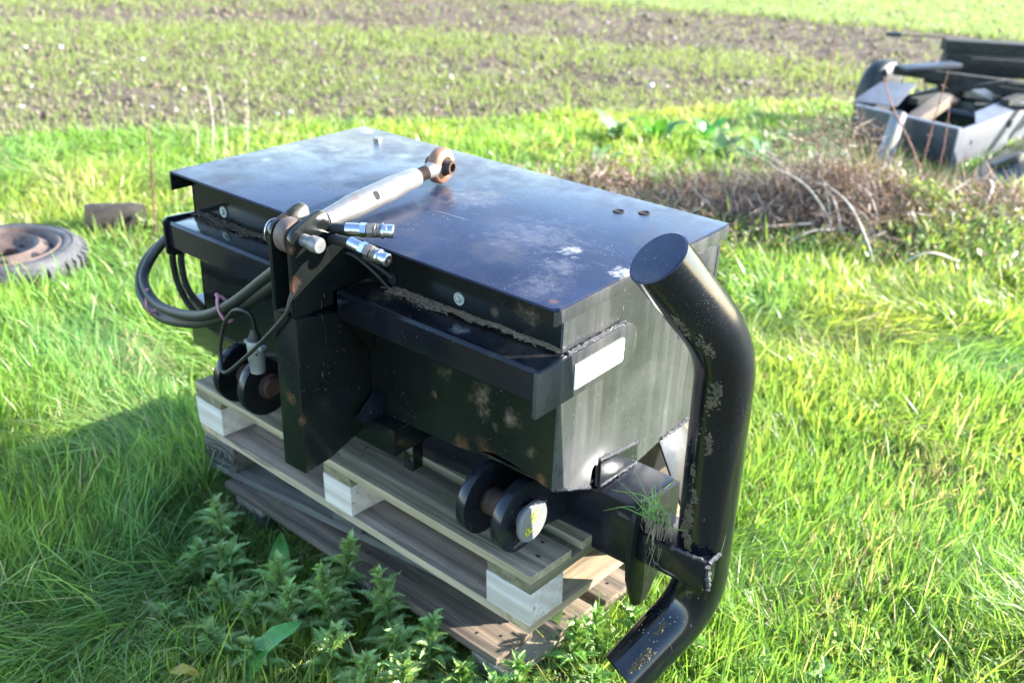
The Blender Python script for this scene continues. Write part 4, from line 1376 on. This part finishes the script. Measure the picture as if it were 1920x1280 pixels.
def thistle(x, y, h_, n, label, bright=False, group='thistles round the foot of the pallets'):
    t = thing('thistle', label, 'thistle', (x, y, 0), group)
    bend_ = V((random.uniform(-.05, .05), random.uniform(-.05, .05), 0))
    P('stem', G().tube([(x, y, 0), (x+bend_.x*.4, y+bend_.y*.4, h_*.5), (x+bend_.x, y+bend_.y, h_)], [.006, .005, .003], 6), M_THISP if bright else M_THIS, t)
    pool = TLP if bright else TL+TLS
    n = int(n*2.1)
    for i in range(n):
        s_ = ((i+.5)/n)**.8
        me = pool[random.randrange(3)] if s_ < .7 else pool[3+random.randrange(2)]
        o = bpy.data.objects.new('leaf', me)
        COL.objects.link(o)
        o.parent = t
        o.location = (bend_.x*s_*S, bend_.y*s_*S, h_*s_*S*.95+.01)
        o.rotation_euler = (random.uniform(-.3, .3), -random.uniform(.0, .5)-.7*s_, i*2.4+random.uniform(-.3, .3))
        k = random.uniform(.42, .74)*(1.0-.35*s_)
        o.scale = (k, k, k)
    return t
LT = 'spiny dark green creeping thistle in the shade before the pallets'
for (x, y, h_, n) in ((.167, -.065, .22, 14), (.30, -.13, .14, 12), (.49, -.115, .22, 16), (.604, .02, .24, 18), (.52, -.25, .14, 14), (.717, -.11, .24, 18), (.81, .03, .26, 18), (.90, -.05, .16, 14),
                      (1.0, -.02, .18, 16), (.62, -.20, .20, 16), (.80, -.20, .18, 16), (.586, -.36, .15, 14), (.916, -.19, .18, 16), (.42, -.24, .14, 12), (.70, -.33, .14, 14), (.05, -.02, .12, 10),
                      (.36, -.40, .10, 10), (1.02, -.13, .14, 14), (.66, -.05, .2, 16), (.22, -.22, .12, 12)):
    thistle(x, y, h_, n, LT)
LTB = 'pale sunlit thistle growing below the right end of the pallets'
for (x, y, h_, n) in ((1.345, .20, .20, 18), (1.35, .30, .22, 18), (1.28, .09, .15, 16), (1.22, .02, .13, 14), (1.40, .12, .15, 14), (1.42, .42, .18, 14), (1.50, .50, .2, 14), (1.15, -.02, .12, 14),
                      (1.60, .25, .12, 12), (1.72, .35, .12, 12), (1.75, .55, .12, 12), (1.85, .62, .12, 12)):
    thistle(x, y, h_, n, LTB, True, 'sunlit thistles round the pipe foot')
DL = [dock_leaf_mesh(.20, .075), dock_leaf_mesh(.15, .065), dock_leaf_mesh(.12, .035)]
def dock(x, y, specs, label, mat, z=0., group=None, nm='dock_plant'):
    t = thing(nm, label, 'dock', (x, y, z), group)
    for (yaw, up, k, which) in specs:
        me = DL[which].copy()
        me.materials.clear()
        me.materials.append(mat)
        o = bpy.data.objects.new('leaf', me)
        COL.objects.link(o)
        o.parent = t
        o.location = (0, 0, .02)
        o.rotation_euler = (random.uniform(-.3, .3), -up, yaw)
        o.scale = (k, k, k)
    return t
dock(.40, -.05, [(2.2, 1.0, 1.0, 1), (.8, .7, .8, 2), (-1.5, .9, .9, 1)], 'upright broad dock leaves beside the left thistles', M_DOCK)
dock(.53, -.03, [(.5, 1.1, 1.0, 1), (2.0, .8, .9, 2), (-.8, .6, .8, 1)], 'smaller dock close to the bottom edge of the pallets', M_DOCK)
dock(.66, -.40, [(1.2, .85, 1.25, 0), (-.4, .7, .9, 0), (2.8, .6, .9, 1), (-2., .6, .9, 1)], 'large dark green dock in the shaded foreground', M_DOCK)
dock(.36, -.20, [(.3, .5, .8, 1), (2.4, .5, .8, 1)], 'low dock between shaded grass and thistles', M_DOCK)
dock(1.22, .20, [(1.6, 1.2, .9, 0), (-.9, .55, .9, 0), (-2.2, .6, .8, 1), (.2, .9, .8, 2)], 'pale curling dock leaves under the corner of the top pallet', M_DOCKP)
dock(1.20, .06, [(-.6, .9, 1., 0), (2.8, .8, .9, 1), (-1.8, .6, .8, 0)], 'sunlit broad dock before the brown lowest pallet', M_DOCKP)
dock(1.98, 1.22, [(.2, .5, .8, 1), (1.9, .6, .8, 1), (3.6, .5, .7, 1), (-1., .6, .8, 2)], 'dock with whitish shiny leaves in the grass at the lower right', M_DOCKP)
dock(-1.38, 4.2, [(.4, .9, 1.3, 0), (2.2, .9, 1.2, 0), (4., .8, 1.2, 1), (5.3, .9, 1.2, 0), (1.2, 1.2, 1.2, 0)], 'bright dock standing behind the far edge of the lid', M_DOCKP)
for i, (x, y) in enumerate(((-1.5, 5.2), (-1.2, 5.45), (-.9, 5.1), (-.55, 5.2), (-1.75, 5.0), (-.7, 5.7), (-.2, 5.3))):
    dock(x, y, [(k*1.1+i, random.uniform(.6, 1.2), random.uniform(1.1, 1.7), random.choice((0, 0, 1))) for k in range(8)], 'clump of tall dock leaves growing along the field edge', random.choice((M_DOCK, M_DOCKP)), group='dock clumps at the field edge')
yl = dock(.564, -.522, [(.5, .2, .55, 1)], 'single yellowed dead leaf low in the foreground grass', M_YLEAF, .10, nm='fallen_leaf')
yl['category'] = 'leaf'

# stalks: tall dead dock stems
def stalk(name, pts, r, mat, label, cat='stem', fluff=0, group=None):
    t = thing(name, label, cat, pts[0], group)
    p = smooth_path(pts, 5)
    n = len(p)
    P('stem', G().tube(p, [r*(1-.6*i/(n-1)) for i in range(n)], 6), mat, t, sharp=60)
    if fluff:
        g = G()
        for i in range(fluff):
            s_ = random.uniform(.25, 1)
            c = p[min(n-1, int(s_*(n-1)))]
            a = random.uniform(0, 6.28)
            l_ = random.uniform(.01, .035)
            d_ = V((math.cos(a), math.sin(a), random.uniform(-.2, .9))).normalized()*l_
            s2 = V((-math.sin(a), math.cos(a), 0))*.005
            g.add([c, c+d_*.5+s2, c+d_, c+d_*.5-s2], [(0, 1, 2, 3)])
        P('seed_head', g, mat, t, sharp=None)['kind'] = 'stuff'
    return t
stalk('dead_stalk', [(-2.35, 1.32, 0), (-2.36, 1.35, .3), (-2.30, 1.33, .55), (-2.33, 1.36, .75)], .0075, M_DEADBR, 'reddish dead stalk standing left of the steel box', 'stalk', 50)
GS = 'thin dry grass stalks at the field edge'
for (x, y, hh) in ((-3.55, 2.55, .62), (-3.50, 2.62, .55), (-3.62, 2.6, .48), (-3.42, 2.75, .58), (-3.60, 2.45, .36)):
    stalk('dry_grass_stalk', [(x, y, 0), (x+.03, y+.02, hh*.5), (x+random.uniform(-.06, .06), y+.02, hh)], .005, M_DEAD, 'thin straw coloured stalk standing at the edge of the field', 'stalk', 20, GS)
stalk('dead_stalk', [(.15, 4.37, 0), (.13, 4.36, .6), (.10, 4.38, 1.15)], .006, M_DEADBR, 'tall thin dead stalk rising left of the trailer', 'stalk', 60)
stalk('dead_stalk', [(.62, 4.9, 0), (.60, 4.92, .45), (.62, 4.94, .95)], .007, M_DEADBR, 'tall brown stalk standing before the trailer side', 'stalk', 60)
stalk('dead_stalk', [(.66, 4.86, 0), (.70, 4.92, .4), (.66, 4.98, .8)], .006, M_DEADBR, 'shorter brown stalk beside the one before the trailer side', 'stalk', 50)
stalk('dead_stalk', [(.62, 5.20, 0), (.45, 5.25, .32), (.22, 5.3, .60), (.10, 5.35, .78)], .009, M_DEADBR, 'red brown stalk leaning left across the trailer front', 'stalk', 50)

# pale arching dead stems on the heap
AR = [((.36, 4.37, .02), (.30, 4.75, .30), (.05, 5.1, .48)), ((.44, 4.45, .02), (.40, 4.85, .32), (.20, 5.2, .50)), ((.50, 4.60, .02), (.42, 5.0, .34), (.12, 5.3, .62)),
      ((.28, 4.32, .02), (.20, 4.55, .22), (.16, 4.8, .40)), ((.60, 4.75, .05), (.40, 4.62, .16), (.15, 4.3, .10)), ((.20, 4.25, .08), (.0, 4.1, .14), (-.12, 4.05, .04)),
      ((.66, 4.60, .10), (.42, 4.30, .16), (.28, 3.95, .03)), ((.80, 4.9, .08), (.66, 4.55, .14), (.55, 4.2, .04)), ((.95, 5.3, .10), (.85, 5.5, .26), (.60, 5.45, .16)),
      ((1.15, 5.4, .14), (1.02, 5.6, .28), (.88, 5.5, .20)), ((.35, 4.9, .08), (.1, 4.7, .18), (-.05, 4.4, .06)), ((.55, 5.1, .1), (.3, 5.0, .2), (.0, 4.85, .1)),
      ((.72, 4.3, .05), (.60, 4.1, .08), (.50, 3.9, .03)), ((.95, 4.5, .04), (.85, 4.35, .07), (.72, 4.3, .02)), ((.1, 4.55, .05), (.02, 4.75, .25), (-.1, 5.0, .36))]
rs2 = random.Random(5)
AR = []
for i in range(34):                       # arching up and to the left
    bx, by = rs2.gauss(.42, .24), rs2.gauss(4.12, .16)
    dx, dy = rs2.uniform(-.75, -.12), rs2.uniform(-.05, .60)
    hh = rs2.uniform(.14, .46)
    AR.append(((bx, by, .02), (bx+dx*.28, by+dy*.3, hh*.50), (bx+dx*.62, by+dy*.65, hh*.85), (bx+dx*1.05, by+dy*1.05, hh)))
for i in range(20):                       # fallen, lying across the front
    bx, by = rs2.gauss(.40, .30), rs2.gauss(4.15, .16)
    an = rs2.uniform(3.3, 4.6)
    l_ = rs2.uniform(.25, .6)
    AR.append(((bx, by, rs2.uniform(.08, .2)), (bx+l_*.5*math.cos(an), by+l_*.5*math.sin(an), rs2.uniform(.08, .17)), (bx+l_*math.cos(an), by+l_*math.sin(an), .03)))
AR += [((1.0, 4.95, .14), (.98, 5.15, .27), (.86, 5.25, .26), (.74, 5.15, .18)), ((.02, 4.02, .05), (.05, 4.2, .16), (.16, 4.3, .20))]
for a in AR:
    stalk('dead_weed_stem', list(a), random.uniform(.0045, .0105), M_PALE, 'pale arching dead stem on the heap of dead weeds', 'stem', group='dead stems of the weed heap')

def twig_mass(name, n, centre_fn, label, palette, zmax, L=(.03, .12), w_=(.002, .005), leafy=.5):
    x, y, hmax = centre_fn(n)
    n = len(x)
    z = rng.random(n)**1.3*hmax
    a = rng.uniform(0, 6.28, n)
    e_ = rng.uniform(-.4, 1.2, n)
    l_ = rng.uniform(L[0], L[1], n)
    wd = rng.uniform(w_[0], w_[1], n)
    lf = rng.random(n) < leafy
    l_ = np.where(lf, l_*(.22 if 'dead' in name else .35), l_)
    wd = np.where(lf, wd*(1.9 if 'dead' in name else 3.2), wd)
    dx, dy, dz = np.cos(a)*np.cos(e_)*l_, np.sin(a)*np.cos(e_)*l_, np.sin(e_)*l_
    sx_, sy_ = -np.sin(a)*wd, np.cos(a)*wd
    sz_ = rng.normal(0, 1, n)*wd
    c = np.stack([x, y, z], -1)
    d_ = np.stack([dx, dy, dz], -1)
    s_ = np.stack([sx_, sy_, sz_], -1)
    v = np.stack([c-s_*.3, c+d_*.5+s_, c+d_, c+d_*.5-s_], 1)
    v[..., 2] = np.maximum(v[..., 2], .0)
    q = (np.arange(n)*4)[:, None]+np.arange(4)[None]
    pal = np.array(palette)
    cc = pal[rng.integers(0, len(pal), n)]*rng.uniform(.6, 1.35, (n, 1))
    return bulk(name, v.reshape(-1, 3), q, np.zeros((0, 3), np.int32), M_TWIG if 'dead' in name else M_LEAFY, np.repeat(cc, 4, 0), label=label, smooth=False)
def heap_fn(n):
    k = rng.integers(0, 6, n)
    cx = np.array([.30, .62, .10, .95, -.25, .45])[k]
    cy = np.array([4.25, 4.6, 4.1, 5.05, 3.95, 4.45])[k]
    sx_ = np.array([.22, .28, .22, .34, .30, .36])[k]
    x, y = cx+rng.normal(0, 1, n)*sx_, cy+rng.normal(0, 1, n)*sx_*.9
    hm = np.array([.44, .32, .34, .28, .24, .40])[k]
    return x, y, hm*np.exp(-((x-cx)**2+(y-cy)**2)/(2*sx_**2)*.6)
DEADP = [(.22, .14, .10), (.31, .21, .165), (.11, .065, .05), (.38, .30, .24)]
twig_mass('dead_weed_heap', 36000, heap_fn, 'brown tangled heap of dead weeds before the trailer', DEADP, .3, (.04, .30), (.0015, .0035), .6)
def strip_fn(n):
    t = rng.random(n)
    x = -1.25+t*1.35+rng.normal(0, .14, n)
    y = 3.65+t*.40+rng.normal(0, .26, n)
    return x, y, .14+.14*vnoise(x, y, .3, 41)
def spray_fn(n):
    x, y = .15+rng.normal(0, .38, n), 4.5+rng.normal(0, .32, n)
    return x, y, .75*np.exp(-((x-.15)**2+(y-4.5)**2)/.35)
twig_mass('dead_weed_sprays', 7000, spray_fn, 'loose airy sprays of dead weed tips above the heap', DEADP+[(.34, .27, .21)], .7, (.05, .22), (.001, .0022), .45)
twig_mass('dead_weed_strip', 14000, strip_fn, 'low brown dead weeds behind the right end of the lid', DEADP, .15)
GRN = [(.16, .25, .05), (.23, .30, .07), (.12, .21, .05), (.30, .32, .09)]
def green_fn(n):
    k = rng.integers(0, 9, n)
    cx = np.array([.70, 1.15, .85, -.1, -.6, .32, 1.05, -.15, .5])[k]
    cy = np.array([4.6, 4.8, 4.25, 3.8, 3.75, 3.85, 4.5, 4.15, 3.9])[k]
    sx_ = np.array([.10, .3, .15, .2, .3, .12, .25, .1, .12])[k]
    x, y = cx+rng.normal(0, 1, n)*sx_, cy+rng.normal(0, 1, n)*sx_*.8
    return x, y, np.array([.34, .22, .20, .16, .15, .14, .24, .18, .14])[k]
twig_mass('green_weeds', 15000, green_fn, 'small leafy green weeds growing through and round the dead heap', GRN, .3, (.03, .09), (.003, .006), .8)
def left_fn(n):
    x = -2.0+rng.normal(0, .28, n)
    y = 1.95+rng.normal(0, .30, n)
    return x, y, .08+.16*vnoise(x, y, .25, 43)
twig_mass('chickweed', 9000, left_fn, 'patch of small leaved weeds behind the left end of the box', GRN+[(.2, .24, .12)], .2, (.03, .08), (.003, .006), .85)
def fg_fn(n):
    k = rng.integers(0, 5, n)
    cx = np.array([1.62, 1.85, 2.05, 1.35, 1.75])[k]
    cy = np.array([.45, .75, .95, .15, .35])[k]
    x, y = cx+rng.normal(0, .11, n), cy+rng.normal(0, .11, n)
    return x, y, .05+.09*vnoise(x, y, .2, 44)
twig_mass('ground_weeds', 8000, fg_fn, 'low fine leaved weeds mixed in the grass right of the pipe', GRN, .1, (.015, .045), (.0015, .003), .85)

# tuft of uprooted grass caught between end plate and pipe
tf = thing('grass_tuft', 'uprooted tuft of grass with dry roots hanging beside the pipe', 'grass tuft', (1.50, .24, .70))
def ribbons(n, c, dirs, L_, w_, droop, spread):
    g = G()
    for i in range(n):
        d_ = (V(dirs)+V((random.gauss(0, spread), random.gauss(0, spread), random.gauss(0, spread)))).normalized()
        l_ = random.uniform(*L_)
        p0 = V(c)+V((random.gauss(0, .014), random.gauss(0, .008), random.gauss(0, .012)))
        side_ = d_.cross(_f).normalized()*w_*random.uniform(.6, 1.3)
        prev = None
        K_ = 5
        o_ = len(g.v)
        vs = []
        wob = V((random.gauss(0, .01), random.gauss(0, .01), 0))
        for k in range(K_+1):
            t = k/K_
            p = p0+d_*l_*t+V((0, 0, -droop*t*t*l_))+wob*math.sin(t*5)
            ww = side_*(1-t*.9)
            vs += [p-ww, p+ww]
        g.add(vs, [(2*k, 2*k+1, 2*k+3, 2*k+2) for k in range(K_)])
    return g
M_TUFTG = leaf_mat('tuft_green', .4, .35, False, (.13, .27, .07))
P('green_blades', ribbons(34, (1.50, .232, .655), (-.1, -.15, 1), (.06, .16), .0020, .30, .40), M_TUFTG, tf, sharp=None)
P('dry_roots', ribbons(80, (1.507, .238, .650), (.02, -.05, -1), (.04, .15), .0019, .0, .14), M_ROOT, tf, sharp=None)
